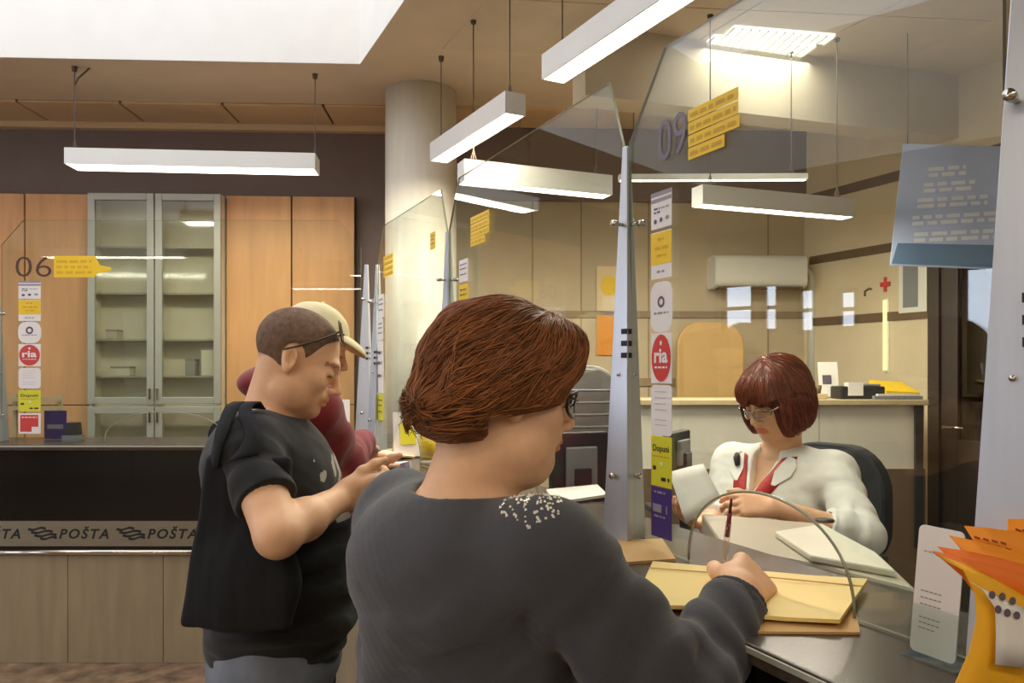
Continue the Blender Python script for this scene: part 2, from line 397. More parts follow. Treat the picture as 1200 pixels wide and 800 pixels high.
# ------------------------------------------------------------------ glass partitions
def pane(name, label, frame, x0, x1, z1, cut0, cut1, arches, group='glass partitions on the counters'):
    r = thing(name, label, 'glass partition', frame[0], frame[1], group)
    # outline with chamfered top corners and arched hatches cut into the lower edge
    poly = [(x0, CT+.004)]
    for c, hw, h in arches:
        poly.append((c-hw, CT+.004))
        for i in range(1, 24):
            a = math.pi*(1-i/24); poly.append((c+hw*math.cos(a), CT+.004+h*math.sin(a)**.85))
        poly.append((c+hw, CT+.004))
    poly += [(x1, CT+.004), (x1, cut1[1]), (x1-cut1[0], z1), (x0+cut0[0], z1), (x0, cut0[1])]
    th = .0035
    MB().prism(poly, lambda p: (p[0], -th, p[1]), lambda p: (p[0], th, p[1]), 0, 1).build('pane', [m_glass, m_edge], r)
    for c, hw, h in arches:
        pts = [(c+hw*math.cos(math.pi*(1-i/30)), -.0, CT+.004+h*max(0, math.sin(math.pi*(1-i/30)))**.85) for i in range(31)]
        MB().tube(pts, .0026, 6).build('hatch_edge', mat('hatch_rim', (172, 168, 146), .2), r, True)
    return r
GF = ((P1X, P1Y, 0), ROTG)
GT = 2.229
T0, T2, T3 = .88, -1.188, -2.186
pane('glass_partition', 'clear glass pane between the woman in grey and the clerk', GF, .012, T0-.012, GT, (.135, 2.06), (.10, 2.06), [(.43, .205, .165)])
pane('glass_partition', 'clear glass pane at the counter edge beyond the orange leaflets', GF, T0+.012, 1.9, GT, (.10, 2.06), (.1, 2.0), [])
pane('glass_partition', 'clear glass pane at the window in front of the maroon-jacketed person', GF, T2+.012, -.012, GT, (.10, 2.06), (.062, 2.06), [(-.66, .205, .165)])
pane('glass_partition', 'far clear glass pane in front of the round column', GF, T3+.012, T2-.012, GT, (.10, 2.06), (.07, 2.06), [(-1.72, .205, .165)])
LF = ((0, YG, 0), 0.0)
gx = lambda px: (px-600)/FPX*YG
gz = lambda py: CAM_Z-(py-HOR)/FPX*YG
pane('glass_partition', 'clear glass pane carrying the number 06 on the far counter', LF, gx(2), gx(423), gz(258), (.12, gz(287)), (.12, gz(290)), [(gx(193), .33, .16)])
pane('glass_partition', 'clear glass pane at the end of the far counter beside the picture edge', LF, -3.6, gx(-12), gz(258), (.12, gz(290)), (.12, gz(287)), [])

# ------------------------------------------------------------------ folded steel posts
def post(label, frame, x, h, k=1.0, turn=0.0):
    loc = Matrix.Rotation(frame[1], 4, 'Z') @ Vector((x, 0, 0))
    r = thing('partition_post', label, 'post', (frame[0][0]+loc.x, frame[0][1]+loc.y, 0), frame[1]+turn, 'tapered steel partition posts')
    base = [(-.030, -.048), (.040, -.026), (.002, .050), (-.040, .022)]
    def ring(z, s): return [(p[0]*s*k, p[1]*s*k, z) for p in base]
    mb = MB(); v = ring(CT+.001, 1.0)+ring(h, .20)
    mb.add(v, [(3,2,1,0), (4,5,6,7)]+[(i, (i+1)%4, 4+(i+1)%4, 4+i) for i in range(4)])
    mb.build('post_body', m_steel, r, bevel=.0015)
    def on_face(i, u, z):                     # point and outward normal on a face
        s = 1+(z-CT)/(h-CT)*(.20-1); a = Vector(base[i])*s*k; b = Vector(base[(i+1)%4])*s*k
        p = a+(b-a)*u; d = (b-a).normalized(); return Vector((p.x, p.y, z)), Vector((d.y, -d.x, 0)), Vector((d.x, d.y, 0))
    hh = h-CT
    for z in (CT+.545*hh*.86, CT+.58*hh*.86, CT+.615*hh*.86):
        for i, u in ((0, .80), (1, .22)):
            p, nn, d = on_face(i, u, z); M = Matrix.Translation(p) @ Matrix((d, nn, (0,0,1))).transposed().to_4x4()
            MB().mbox(M, .016 if i == 0 else .013, .004, .012).build('slot', m_letter, r)
    for z, w in ((CT+.80*hh, .035), (CT+.165*hh, .014)):
        for i, u in ((0, .45), (1, .45)):
            p, nn, d = on_face(i, u, z)
            mb = MB(); mb.cyl(p-nn*.002, p+nn*(w*.6), .0045); mb.cyl(p+nn*(w*.6), p+nn*w, .0075, n=14); mb.build('standoff', m_bolt, r, True)
    for z in (CT+.42*hh, ):
        for i in (0, 1):
            p, nn, d = on_face(i, .5, z); MB().cyl(p-nn*.001, p+nn*.004, .004).build('screw', m_bolt, r, True)
    return r
PH = 2.056
post('tapered steel post standing in front of the woman in grey', GF, 0.0, PH)
post('tapered steel post close to the orange leaflets', GF, T0+.014, PH, 1.28)
post('tapered steel post partly hidden behind the auburn hair', GF, T2, PH)
post('tapered steel post nearest the round column', GF, T3, PH)
post('tapered steel post on the end of the far counter beside the wood cupboards', LF, gx(430), gz(310), 1.25, -.5)
post('tapered steel post by the sticker column of window 06', LF, gx(-4), gz(330), 1.35, -.5)

# ------------------------------------------------------------------ stickers on the glass
m_pw = mat('sticker_white', (232, 226, 222), .5, var=.02); m_py = mat('sticker_yellow', (238, 196, 28), .5, var=.03)
m_pg = mat('sticker_lime', (214, 208, 40), .5, var=.03); m_pr = mat('sticker_red', (206, 60, 52), .5, var=.03)
m_pp = mat('sticker_purple', (66, 44, 118), .5, var=.06); m_pgrey = mat('sticker_grey', (150, 142, 150), .5)
m_pd = mat('sticker_ink', (96, 84, 96), .6); m_po = mat('sticker_ochre', (206, 160, 20), .6)
m_brown = mat('number_brown', (72, 38, 26), .5); m_blue = mat('number_blue', (116, 106, 122), .5)
YS = -.0065
def stick(label, frame, poly, m, marks, group, name='sticker', y=YS):
    r = thing(name, label, 'sticker', frame[0], frame[1], group)
    MB().prism(poly, lambda p: (p[0], y, p[1]), lambda p: (p[0], y+.0010, p[1])).build('backing', m, r)
    for nm, mm, fn in marks:
        mb = MB(); fn(mb, y-.0006); mb.build(nm, mm, r)
    return r
def dashes(x0, x1, zs, h, seed=0):
    rnd = random.Random(seed)
    def fn(mb, y):
        for z in zs:
            x = x0
            while x < x1:
                w = min(rnd.uniform(.25, .7)*h*6, x1-x); mb.add([(x, y, z), (x+w, y, z), (x+w, y, z+h), (x, y, z+h)], [(0,1,2,3)]); x += w+h*.9
    return fn
def word(s, x0, x1, z, size, bold=.0):
    def fn(mb, y):
        vv, ff, ww = txt(s, size, x1-x0, bold=bold); flat(mb, vv, ff, x0, z, y)
    return fn
def polyf(poly): return lambda mb, y: mb.add([(p[0], y, p[1]) for p in poly], [tuple(range(len(poly)))])
def ringf(cx, cz, r0, r1, asp=1.0):
    def fn(mb, y):
        n = 20; v = []
        for r in (r0, r1): v += [(cx+r*math.cos(2*math.pi*i/n)*asp, y, cz+r*math.sin(2*math.pi*i/n)) for i in range(n)]
        mb.add(v, [(i, (i+1)%n, n+(i+1)%n, n+i) for i in range(n)])
    return fn
def ria(label, frame, x0, x1, z0, z1, grp):
    cx, cz = (x0+x1)/2, (z0+z1)/2; w, h = x1-x0, z1-z0
    r = stick(label, frame, [(x0,z0),(x1,z0),(x1,z1),(x0,z1)], m_pw, [], grp)
    mb = MB(); polyf(disc(cx, cz, w*.47, h*.47))(mb, YS-.0006); mb.build('emblem', m_pr, r)
    mb = MB(); word('ria', x0+w*.17, x1-w*.17, cz-h*.08, h*.40, bold=h*.012)(mb, YS-.0012)
    polyf(disc(cx, cz+h*.30, w*.05, h*.05, 10))(mb, YS-.0012); dashes(x0+w*.2, x1-w*.2, [cz-h*.2], h*.035, 3)(mb, YS-.0012)
    mb.build('lettering', m_pw, r)
def column_of_stickers(frame, X, Z, where, grp, purple):
    # X: (x0, x1); Z: list of (z1, z0) of the rows
    x0, x1 = X; w = x1-x0
    R = lambda z: [(x0, z[1]), (x1, z[1]), (x1, z[0]), (x0, z[0])]
    z = Z[0]; h = z[0]-z[1]
    stick('white notice sticker with grey top bars, uppermost %s' % where, frame, R(z), m_pw,
        [('bar', m_pgrey, polyf([(x0, z[0]-h*.12), (x1, z[0]-h*.12), (x1, z[0]), (x0, z[0])])), ('bar', m_pgrey, polyf([(x0, z[0]-h*.28), (x1, z[0]-h*.28), (x1, z[0]-h*.18), (x0, z[0]-h*.18)])),
         ('print', m_pd, dashes(x0+w*.15, x0+w*.45, [z[1]+h*.42, z[1]+h*.52], h*.05, 1)), ('print', m_pgrey, dashes(x0+w*.5, x1-w*.1, [z[1]+h*.52], h*.04, 2)),
         ('print', m_pd, polyf(disc(x0+w*.22, z[1]+h*.2, w*.08, h*.07, 8))), ('print', m_pd, polyf(disc(x0+w*.5, z[1]+h*.22, w*.08, h*.07, 8))), ('print', m_pgrey, polyf(disc(x0+w*.8, z[1]+h*.24, w*.1, h*.06, 8)))], grp)
    z = Z[1]; h = z[0]-z[1]
    stick('yellow and white sticker with small dark print %s' % where, frame, R(z), m_pw,
        [('yellow_field', m_py, polyf([(x0, z[1]+h*.3), (x1, z[1]+h*.3), (x1, z[0]-.002), (x0, z[0]-.002)])),
         ('print', m_po, lambda mb, y, z=z, h=h: [dashes(x0+w*.35, x0+w*.65, [z[1]+h*.80], h*.06, 4)(mb, y-.0006), dashes(x0+w*.2, x0+w*.85, [z[1]+h*.62], h*.06, 5)(mb, y-.0006), dashes(x0+w*.3, x0+w*.75, [z[1]+h*.46], h*.05, 6)(mb, y-.0006)]),
         ('print', m_pgrey, dashes(x0+w*.3, x0+w*.7, [z[1]+h*.12], h*.05, 7))], grp)
    z = Z[2]; h = z[0]-z[1]
    stick('white round-cornered sticker with a small ring emblem %s' % where, frame, rrect(x0-.002, x1+.002, z[1], z[0], w*.36), m_pw,
        [('emblem', m_pd, ringf((x0+x1)/2, z[1]+h*.60, w*.09, w*.17)), ('print', m_pgrey, dashes(x0+w*.15, x1-w*.15, [z[1]+h*.36], h*.04, 8))], grp)
    z = Z[3]; ria('sticker with a red disc and white lettering %s' % where, frame, x0, x1, z[1], z[0], grp)
    z = Z[4]; h = z[0]-z[1]
    stick('white sticker with rounded corners and faint lines %s' % where, frame, rrect(x0, x1, z[1], z[0], w*.14), m_pw,
        [('print', m_pgrey, dashes(x0+w*.2, x1-w*.25, [z[1]+h*q for q in (.86, .74, .62, .5, .3, .2)], h*.012, 9))], grp)
    z = Z[5]; h = z[0]-z[1]
    stick('lime yellow sticker with black print %s' % where, frame, R(z), m_pg,
        [('lettering', m_letter, word('Dopuni', x0+w*.1, x1-w*.12, z[1]+h*.70, h*.18, .0003)), ('print', m_po, dashes(x0+w*.1, x1-w*.1, [z[1]+h*.58], h*.03, 11)),
         ('print', m_letter, dashes(x0+w*.1, x0+w*.25, [z[1]+h*.32], h*.08, 12)), ('print', m_letter, dashes(x0+w*.5, x1-w*.1, [z[1]+h*.12], h*.07, 13)), ('print', m_pw, polyf(disc(x0+w*.52, z[1]+h*.46, w*.06, h*.04, 8)))], grp)
    if purple:
        z = Z[6]; h = z[0]-z[1]
        stick('purple sticker with pale lettering, lowest %s' % where, frame, R(z), m_pp,
            [('print', m_pgrey, lambda mb, y, z=z, h=h: [dashes(x0+w*.1, x1-w*.2, [z[1]+h*.50], h*.16, 14)(mb, y), dashes(x0+w*.15, x1-w*.3, [z[1]+h*.40, z[1]+h*.88], h*.04, 15)(mb, y)])], grp)
    else:
        z = Z[6]; h = z[0]-z[1]
        stick('red square sticker with white border and corner tab %s' % where, frame, R(z), m_pw,
            [('red_field', m_pr, polyf([(x0+w*.08, z[1]+h*.1), (x1-w*.1, z[1]+h*.1), (x1-w*.1, z[0]-h*.08), (x0+w*.08, z[0]-h*.08)])),
             ('corner_tab', m_pw, lambda mb, y, z=z, h=h: polyf([(x1-w*.4, z[1]+h*.02), (x1-.001, z[1]+h*.02), (x1-.001, z[1]+h*.34), (x1-w*.4, z[1]+h*.34)])(mb, y-.0006)),
             ('print', m_pw, lambda mb, y, z=z, h=h: dashes(x0+w*.15, x1-w*.15, [z[1]+h*.78], h*.05, 16)(mb, y-.0006))], grp)
t0, t1 = g_t(766), g_t(790); tm = (t0+t1)/2
rows = [(224, 267), (271, 326), (330, 389), (390, 449), (451, 510), (511, 570), (571, 630)]
column_of_stickers(GF, (t0, t1), [(g_z(tm, a), g_z(tm, b)) for a, b in rows], 'in the column beside the tall middle post', 'sticker column on the near glass', True)
rows = [(329, 350), (351, 376), (377, 402), (403, 429), (431, 455), (457, 482), (484, 508)]
column_of_stickers(LF, (gx(22.5), gx(48.5)), [(gz(a), gz(b)) for a, b in rows], 'in the column under the number 06', 'sticker column on the far glass', False)
# numbers
def number(label, frame, s, x0, x1, z, size, m, bold):
    r = thing('number_decal', label, 'number', frame[0], frame[1]); mb = MB(); vv, ff, ww = txt(s, size, x1-x0, bold=bold)
    n = len(vv); mb.add([(x0+p[0], YS, z+p[1]) for p in vv]+[(x0+p[0], YS+.001, z+p[1]) for p in vv], ff+[tuple(n+i for i in reversed(q)) for q in ff])
    mb.build('digits', m, r)
number('dark brown number 06 on the far glass', LF, '06', gx(19), gx(61), gz(324.5), .165, m_brown, -.002)
tn0, tn1 = g_t(774), g_t(807); number('faint blue number 09 high on the near glass', GF, '09', tn0, tn1, g_z((tn0+tn1)/2, 184), .125, m_blue, .0)
# yellow direction labels
def bars(label, frame, rowsx, m, grp):
    r = thing('sign_label', label, 'sign', frame[0], frame[1], grp)
    for k, (x0, x1, z0, z1) in enumerate(rowsx):
        MB().prism([(x0,z0),(x1,z0),(x1,z1),(x0,z1)], lambda p: (p[0], YS, p[1]), lambda p: (p[0], YS+.001, p[1])).build('text_bar', m, r)
        mb = MB(); dashes(x0+.006, x1-.006, [z0+(z1-z0)*.3], (z1-z0)*.35, 30+k)(mb, YS-.0006); mb.build('print', m_po, r)
ta, tb, tc = g_t(809.5), g_t(868), g_t(852); zt = g_z(ta, 129.5); hz = (g_z(ta, 129.5)-g_z(ta, 189))/4
bars('yellow four-line label beside the number 09', GF, [(ta, (tb, tb, tb+.004, tc)[k], zt-hz*(k+1)+.0012, zt-hz*k-.0012) for k in range(4)], m_py, 'yellow service labels')
ta, tb, tc = g_t(553.5), g_t(575), g_t(570); zt = g_z(ta, 255); hz = (g_z(ta, 255)-g_z(ta, 290))/4
bars('small yellow four-line label above the auburn hair', GF, [(ta, (tb, tb, tb, tc)[k], zt-hz*(k+1)+.0015, zt-hz*k-.0015) for k in range(4)], m_py, 'yellow service labels')
ta, tb = g_t(451), g_t(462); zt = g_z(ta, 301); hz = (g_z(ta, 301)-g_z(ta, 326))/4
bars('tiny yellow label in front of the round column', GF, [(ta, tb, zt-hz*(k+1)+.0015, zt-hz*k-.0015) for k in range(4)], m_py, 'yellow service labels')
r = thing('sign_label', 'yellow arrow-ended label beside the number 06', 'sign', LF[0], 0.0, 'yellow service labels')
z0, z1 = gz(325), gz(300); zm = gz(315)
MB().prism([(gx(64), z0), (gx(112), z0), (gx(113), zm-.03), (gx(131), zm-.008), (gx(131), zm+.008), (gx(118), zm+.02), (gx(112), z1), (gx(64), z1)], lambda p: (p[0], YS, p[1]), lambda p: (p[0], YS+.001, p[1])).build('backing', m_py, r)
mb = MB(); dashes(gx(67), gx(108), [z0+.02, z0+.05, z0+.08], .014, 44)(mb, YS-.0006); mb.build('print', mat('sticker_amber', (216, 170, 20), .6), r)
# few stickers on the middle pane and the far pane
for (pa, pb, ya, yb, m, lab) in ((540, 550, 304, 330, m_pw, 'small white sticker right above the auburn hair'), (540, 550, 333, 362, m_py, 'small yellow sticker touching the top of the auburn hair'),
                                 (506, 512, 272, 292, m_py, 'tiny yellow sticker high on the pane before the column'), (445, 451, 345, 372, m_pw, 'tiny white sticker by the post nearest the column'),
                                 (444, 450, 374, 398, m_pw, 'second tiny white sticker down by the post nearest the column'), (444, 450, 462, 492, m_pg, 'tiny lime sticker low by the post nearest the column'),
                                 (444, 450, 400, 460, m_pw, 'tall thin white sticker by the post nearest the column')):
    a, b = g_t(pa), g_t(pb); c = (a+b)/2; z1, z0 = g_z(c, ya), g_z(c, yb)
    stick(lab, GF, [(a,z0),(b,z0),(b,z1),(a,z1)], m, [('print', m_pd, dashes(a+.01, b-.01, [z0+(z1-z0)*q for q in (.3, .55, .75)], (z1-z0)*.06, int(pa+ya)))], 'small stickers on the far panes')

# ------------------------------------------------------------------ hanging lamps
def lamp(label, p0, p1, zb, w=.11, h=.085, cords=((.08, 0), (.92, 0)), hook=None, group='hanging strip lamps', power=None):
    a, b = Vector(p0+(0,)), Vector(p1+(0,)); L = (b-a).length; rz = math.atan2(b.y-a.y, b.x-a.x)
    r = thing('strip_lamp', label, 'lamp', (a.x, a.y, zb), rz, group)
    mb = MB(); mb.box(0, L, -w/2, w/2, .018, h); mb.box(0, L, -w/2, -w/2+.006, 0, .018); mb.box(0, L, w/2-.006, w/2, 0, .018); mb.box(0, .006, -w/2+.006, w/2-.006, 0, .018); mb.box(L-.006, L, -w/2+.006, w/2-.006, 0, .018)
    mb.build('housing', m_lampw, r)
    bx('diffuser', m_diff, .007, L-.007, -w/2+.007, w/2-.007, .001, .017, r)
    for k, (u, dx) in enumerate(cords):
        mb = MB(); zc = CEIL-zb
        mb.cyl((u*L, 0, h), (u*L, 0, zc-.02), .003, n=6)
        for s in (-1, 1): mb.cyl((u*L+s*.02, 0, h), (u*L, 0, h+.06), .0022, n=6)
        mb.cyl((u*L, 0, zc-.025), (u*L, 0, zc), .012, .016, n=10)
        mb.build('cord', m_cord, r)
        if hook is not None and k == hook:
            MB().tube([(u*L+.0, 0, zc-.10), (u*L+.02, 0, zc-.06), (u*L+.06, .01, zc-.015), (u*L+.075, .01, zc)], .005, 6).build('supply_cable', m_cord, r, True)
    ld = D.lights.new('lamp_light', 'AREA'); ld.shape = 'RECTANGLE'; ld.size = L*.95; ld.size_y = w*.8; ld.energy = LAMP_W if power is None else power; ld.color = (1, .89, .73)
    lo = D.objects.new('lamp_light', ld); COL.objects.link(lo); lo.parent = r; lo.location = (L/2, 0, -.004)
    return r
def on_plane(px, py, z): return at_z(px, py, z)[:2]
ZL = 2.65
a, b = on_plane(83, 196, ZL), on_plane(372, 202, ZL)
lamp('white strip lamp hanging before the wood cupboards', a, b, ZL, w=.15, h=.088, cords=((.015, 0), (.99, 0)), hook=0)
a, b = on_plane(514, 190, ZL), on_plane(604, 134, ZL)
lamp('short-looking white strip lamp hanging beside the round column', a, b, ZL, w=.10, h=.095, cords=((.04, 0), (.94, 0)))
a, b = on_plane(648, 96, ZL), on_plane(815, -14, ZL)
d = (Vector(b)-Vector(a)).normalized()
lamp('white strip lamp hanging close overhead above the counter', a, tuple(Vector(a)+d*1.4), ZL, w=.10, h=.095, cords=((.05, 0), (.95, 0)))
ZO = 2.55
def far_lamp(label, x0, y0, x1, y1, z, **k):
    a = on_plane(x0, y0, z); b = on_plane(x1, y1, z); lamp(label, a, b, z, **k)
far_lamp('white strip lamp behind the glass left of the middle post', 540, 214, 712, 231, 2.42, w=.10, h=.10)
far_lamp('slim strip lamp seen right behind the middle post', 725, 212, 945, 211, 2.52, w=.05, h=.03)
far_lamp('white strip lamp over the clerk, under the beam', 817, 241, 994, 256, 2.30, w=.09, h=.09)
for k, (y, xa, xb) in enumerate(((-.55, -1.9, -.3), (-.55, .5, 2.1), (-2.0, -3.0, -1.4), (-2.0, .0, 1.6), (.9, -4.6, -3.2))):
    lamp(('white strip lamp behind the viewer over the waiting hall', 'white strip lamp behind the viewer above the counter end', 'rear strip lamp of the waiting hall toward the street windows', 'rear strip lamp of the waiting hall toward the counter', 'strip lamp of the waiting hall nearest the street windows')[k], (xa, y), (xb, y), ZL, w=.12, power=HALL_W)
# recessed louvre light in the tile field
r = thing('louvre_light', 'recessed ceiling light with three bright louvre strips', 'lamp', (0, 0, CEIL))
for k, (xa, ya, xb, yb) in enumerate(((855, 32, 972, 42), (828, 46, 945, 57), (807, 61, 915, 70))):
    p = Vector(on_plane(xa, ya, CEIL)); q = Vector(on_plane(xb, yb, CEIL)); d = (q-p).normalized(); nn = Vector((-d.y, d.x)); w = (.05, .085, .04)[k]
    MB().prism([tuple(p-nn*w), tuple(q-nn*w), tuple(q+nn*w), tuple(p+nn*w)], lambda p: (p[0], p[1], -.022), lambda p: (p[0], p[1], -.004)).build('louvre_strip', emis('louvre_glow', (255, 248, 232), 1.6), r)
    mb = MB()
    for i in range(13):
        c = p+(q-p)*(i/12); mb.prism([tuple(c-d*.003-nn*w), tuple(c+d*.003-nn*w), tuple(c+d*.003+nn*w), tuple(c-d*.003+nn*w)], lambda p: (p[0], p[1], -.030), lambda p: (p[0], p[1], -.0225))
    mb.build('louvre_blades', m_lampw, r)
ld = D.lights.new('louvre_light', 'AREA'); ld.size = .6; ld.energy = 9; ld.color = (1, .93, .82)
lo = D.objects.new('louvre_lamp', ld); COL.objects.link(lo); lo.parent = r; p = on_plane(890, 52, CEIL); lo.location = (p[0], p[1], -.05)

# ------------------------------------------------------------------ cupboards on the back wall
def wthing(name, label, cat, group=None): return thing(name, label, cat, (0, WY0, 0), ROTW, group)
ZT = w_z(200, 231)
zsplit = w_z(80, 474)
def cupboard(label, pa, pb):
    s0, s1 = w_s(pa)+.001, w_s(pb)-.001; r = wthing('tall_cupboard', label, 'cupboard', 'beech cupboards on the back wall')
    bx('carcass', m_seam, s0, s1, -.06, -.001, 0, ZT, r)
    bx('door', m_wood, s0+.004, s1-.004, -.080, -.061, zsplit+.003, ZT-.004, r, bevel=.002)
    bx('door', m_wood, s0+.004, s1-.004, -.080, -.061, .08, zsplit-.003, r, bevel=.002)
cupboard('beech cupboard behind the zero of the number 06', -50, 37)
cupboard('beech cupboard between the number 06 and the glazed cabinet', 37, 115)
cupboard('beech cupboard just beyond the glazed cabinet', 269, 345)
cupboard('beech cupboard nearest the round column', 345, 418)
cupboard('beech cupboard at the picture edge', -140, -50)
r = wthing('glazed_cabinet', 'aluminium framed cabinet with four frosted glass doors', 'cabinet')
s0, s1 = w_s(117), w_s(268); sm = (s0+s1)/2; zt = w_z(190, 233); zm = w_z(190, 473)
m_inn = mat('cabinet_inside', (226, 219, 202), .7)
mb = MB(); mb.box(s0, s0+.02, -.14, -.001, 0, zt); mb.box(s1-.02, s1, -.14, -.001, 0, zt); mb.box(s0+.02, s1-.02, -.02, -.001, 0, zt); mb.box(s0+.02, s1-.02, -.14, -.021, zt-.02, zt); mb.box(s0+.02, s1-.02, -.14, -.021, 0, .08); mb.box(sm-.01, sm+.01, -.12, -.021, .08, zt-.02)
mb.build('carcass', m_inn, r)
for py in (292, 345, 398, 440, 520): z = w_z(190, py); bx('shelf', m_alu, s0+.021, s1-.021, -.125, -.022, z-.012, z, r)
for (a, b) in ((s0, sm-.004), (sm+.004, s1)):
    for (z0, z1) in ((zm+.006, zt), (.09, zm-.012)):
        d = MB(); fw = .045
        d.box(a, a+fw, -.165, -.141, z0, z1); d.box(b-fw, b, -.165, -.141, z0, z1); d.box(a+fw, b-fw, -.165, -.141, z0, z0+fw); d.box(a+fw, b-fw, -.165, -.141, z1-fw, z1)
        do = d.build('door', m_alu, r, bevel=.003)
        bx('door_pane', m_frost, a+fw, b-fw, -.155, -.149, z0+fw, z1-fw, do)
        hx = b-.02 if a == s0 else a+.02
        bx('handle', m_bolt, hx-.006, hx+.006, -.18, -.166, z0+.03 if z0 > 1 else z1-.1, z0+.10 if z0 > 1 else z1-.03, do)
for k, (px, py, w, h, c) in enumerate(((150, 466, .12, .05, (220, 214, 200)), (250, 466, .08, .17, (224, 220, 206)), (230, 466, .06, .1, (150, 150, 150)), (140, 395, .07, .05, (200, 190, 170)))):
    s = w_s(px); z = w_z(190, (440 if py > 440 else 398))
    rt = thing('file_box', ('low white box', 'tall pale binder', 'grey upright folder', 'small cream box')[k]+' on a shelf inside the glazed cabinet', 'box', (0, WY0, 0), ROTW, 'things in the glazed cabinet')
    mc = mat('file_box_%d' % k, c, .7); bx('body', mc, s-w/2, s+w/2, -.115, -.03, z+.001, z+h, rt, bevel=.003); bx('lid', m_pgrey, s-w/2-.002, s+w/2+.002, -.117, -.028, z+h, z+h+.012, rt)
# ------------------------------------------------------------------ back office
m_blk = mat('black_plastic', (30, 30, 34), .45); m_gryp = mat('grey_plastic', (126, 128, 130), .5); m_bge = mat('beige_plastic', (206, 200, 178), .5, var=.03)
m_bgl = mat('pale_plastic', (222, 218, 198), .5, var=.03); m_paper = mat('paper_white', (228, 222, 214), .8, var=.02); m_desk = mat('desk_brown', (104, 78, 58), .4, var=.15, stretch=(1, 8, 1))
m_capw = mat('wood_cap', (188, 168, 130), .5, var=.08); m_pan = mat('pale_panel', (214, 206, 190), .6, var=.03)
# clerk's desk behind the counter
r = thing('desk', 'dark wooden clerk desk below the counter top', 'desk', (P1X, P1Y, 0), ROTG)
bx('desk_top', m_desk, -.98, .95, .205, .66, .955, .985, r, .003)
for x in (-.96, -.1, .9): bx('desk_leg', m_desk, x, x+.04, .24, .62, .201, .955, r)
# half-height partition behind the clerk
yh = 4.1
r = thing('half_wall', 'pale half-height partition with a wooden cap behind the clerk', 'partition', (0, 0, 0))
xa, xb = (745-600)/FPX*yh, (1083-600)/FPX*yh; zt = CAM_Z-(468-HOR)/FPX*yh
xm = (960-600)/FPX*yh
bx('panel', m_pan, xa, xm-.002, yh, yh+.05, .2, zt-.03, r); bx('panel', m_pan, xm+.002, xb, yh, yh+.05, .2, zt-.03, r)
bx('cap', m_capw, xa-.01, xb+.01, yh-.03, yh+.33, zt-.03, zt, r, .004); bx('plinth', m_stripe, xa, xb, yh-.012, yh-.001, .2, CAM_Z-(549-HOR)/FPX*yh, r)
bx('end_post', m_blk, xb-.06, xb-.02, yh-.03, yh-.0305+.02, .6, zt-.031, r)
hz = lambda px, py=468: ((px-600)/FPX*yh)
k = (CAM_Z-zt)
# things on its cap
r = thing('receipt_printer', 'low dark printer with a white paper roll on the partition cap', 'printer', (hz(1010), yh+.1, zt)); 
bx('body', m_blk, -.10, .14, -.07, .07, .001, .07, r, .008); bx('paper', m_paper, -.06, .02, -.074, -.02, .02, .09, r); bx('lid', m_gryp, .04, .12, -.06, .06, .071, .082, r, .003)
r = thing('folder', 'yellow folder lying on the partition cap', 'folder', (hz(1060), yh+.12, zt)); MB().sheet([[(-.09, -.10, .03), (.09, -.10, .02)], [(-.09, .10, .085), (.09, .10, .075)]], .018).build('cover', m_py, r); bx('sheets', m_paper, -.08, .08, -.07, .08, .001, .02, r)
r = thing('tray', 'grey letter tray holding papers at the end of the partition cap', 'tray', (hz(1050)+.02, yh+.02, zt)); bx('base', m_gryp, -.14, .12, -.03, .0, .001, .02, r, .003); bx('sheets', m_paper, -.12, .10, -.028, -.004, .0205, .03, r)
r = thing('calendar', 'white desk calendar with a dark picture on the partition cap', 'calendar', (hz(992), yh+.22, zt)); M = Matrix.Rotation(-.15, 4, 'X') @ Matrix.Translation((0, 0, .105)); MB().mbox(M, .11, .006, .2).build('board', m_paper, r); M2 = M @ Matrix.Translation((-.01, -.0045, .0)); MB().mbox(M2, .05, .002, .05).build('picture', m_pd, r)
bx('foot', m_gryp, -.05, .05, -.02, .05, .001, .008, r)
r = thing('stamp_stand', 'small brown stamp stand on the partition cap', 'stamp', (hz(966), yh+.08, zt)); bx('base', m_capw, -.04, .04, -.03, .03, .001, .03, r, .004); MB().cyl((0, 0, .03), (0, 0, .075), .012, .018).build('knob', m_stripe, r, True)
# printer in front of the clerk
zp = 1.14
m_bgd = mat('putty_plastic', (178, 170, 148), .5, var=.03)
poly = [at_z(px, py, zp)[:2] for px, py in ((822, 601), (965, 613), (1030, 648), (1074, 689), (945, 657), (848, 638))]
r = thing('passbook_printer', 'beige passbook printer behind the arched hatch', 'printer')
MB().prism(poly, lambda p: (p[0], p[1], 1.065), lambda p: (p[0], p[1], zp)).build('body', m_bgd, r, bevel=.008)
lid = [at_z(px, py, 1.156)[:2] for px, py in ((908, 622), (964, 613), (1026, 646), (1050, 668), (950, 650))]
MB().prism(lid, lambda p: (p[0], p[1], zp+.001), lambda p: (p[0]*1.0, p[1], 1.156)).build('lid', m_bgl, r, bevel=.004)
c = Vector((sum(p[0] for p in poly)/6, sum(p[1] for p in poly)/6)); 
MB().prism([tuple(c+(Vector(p)-c)*.72) for p in poly], lambda p: (p[0]+.02, p[1]+.03, .986), lambda p: (p[0]+.02, p[1]+.03, 1.064)).build('base', m_gryp, r)
p = at_z(947, 668, 1.10); bx('lever', m_bolt, p[0]-.02, p[0]+.02, p[1]-.01, p[1]+.01, 1.045, 1.062, r)
p = at_z(965, 609, 1.142); MB().cyl((p[0]-.0, p[1]-.01, zp), (p[0], p[1]-.01, zp+.006), .024, n=18).build('button', m_blk, r, True)
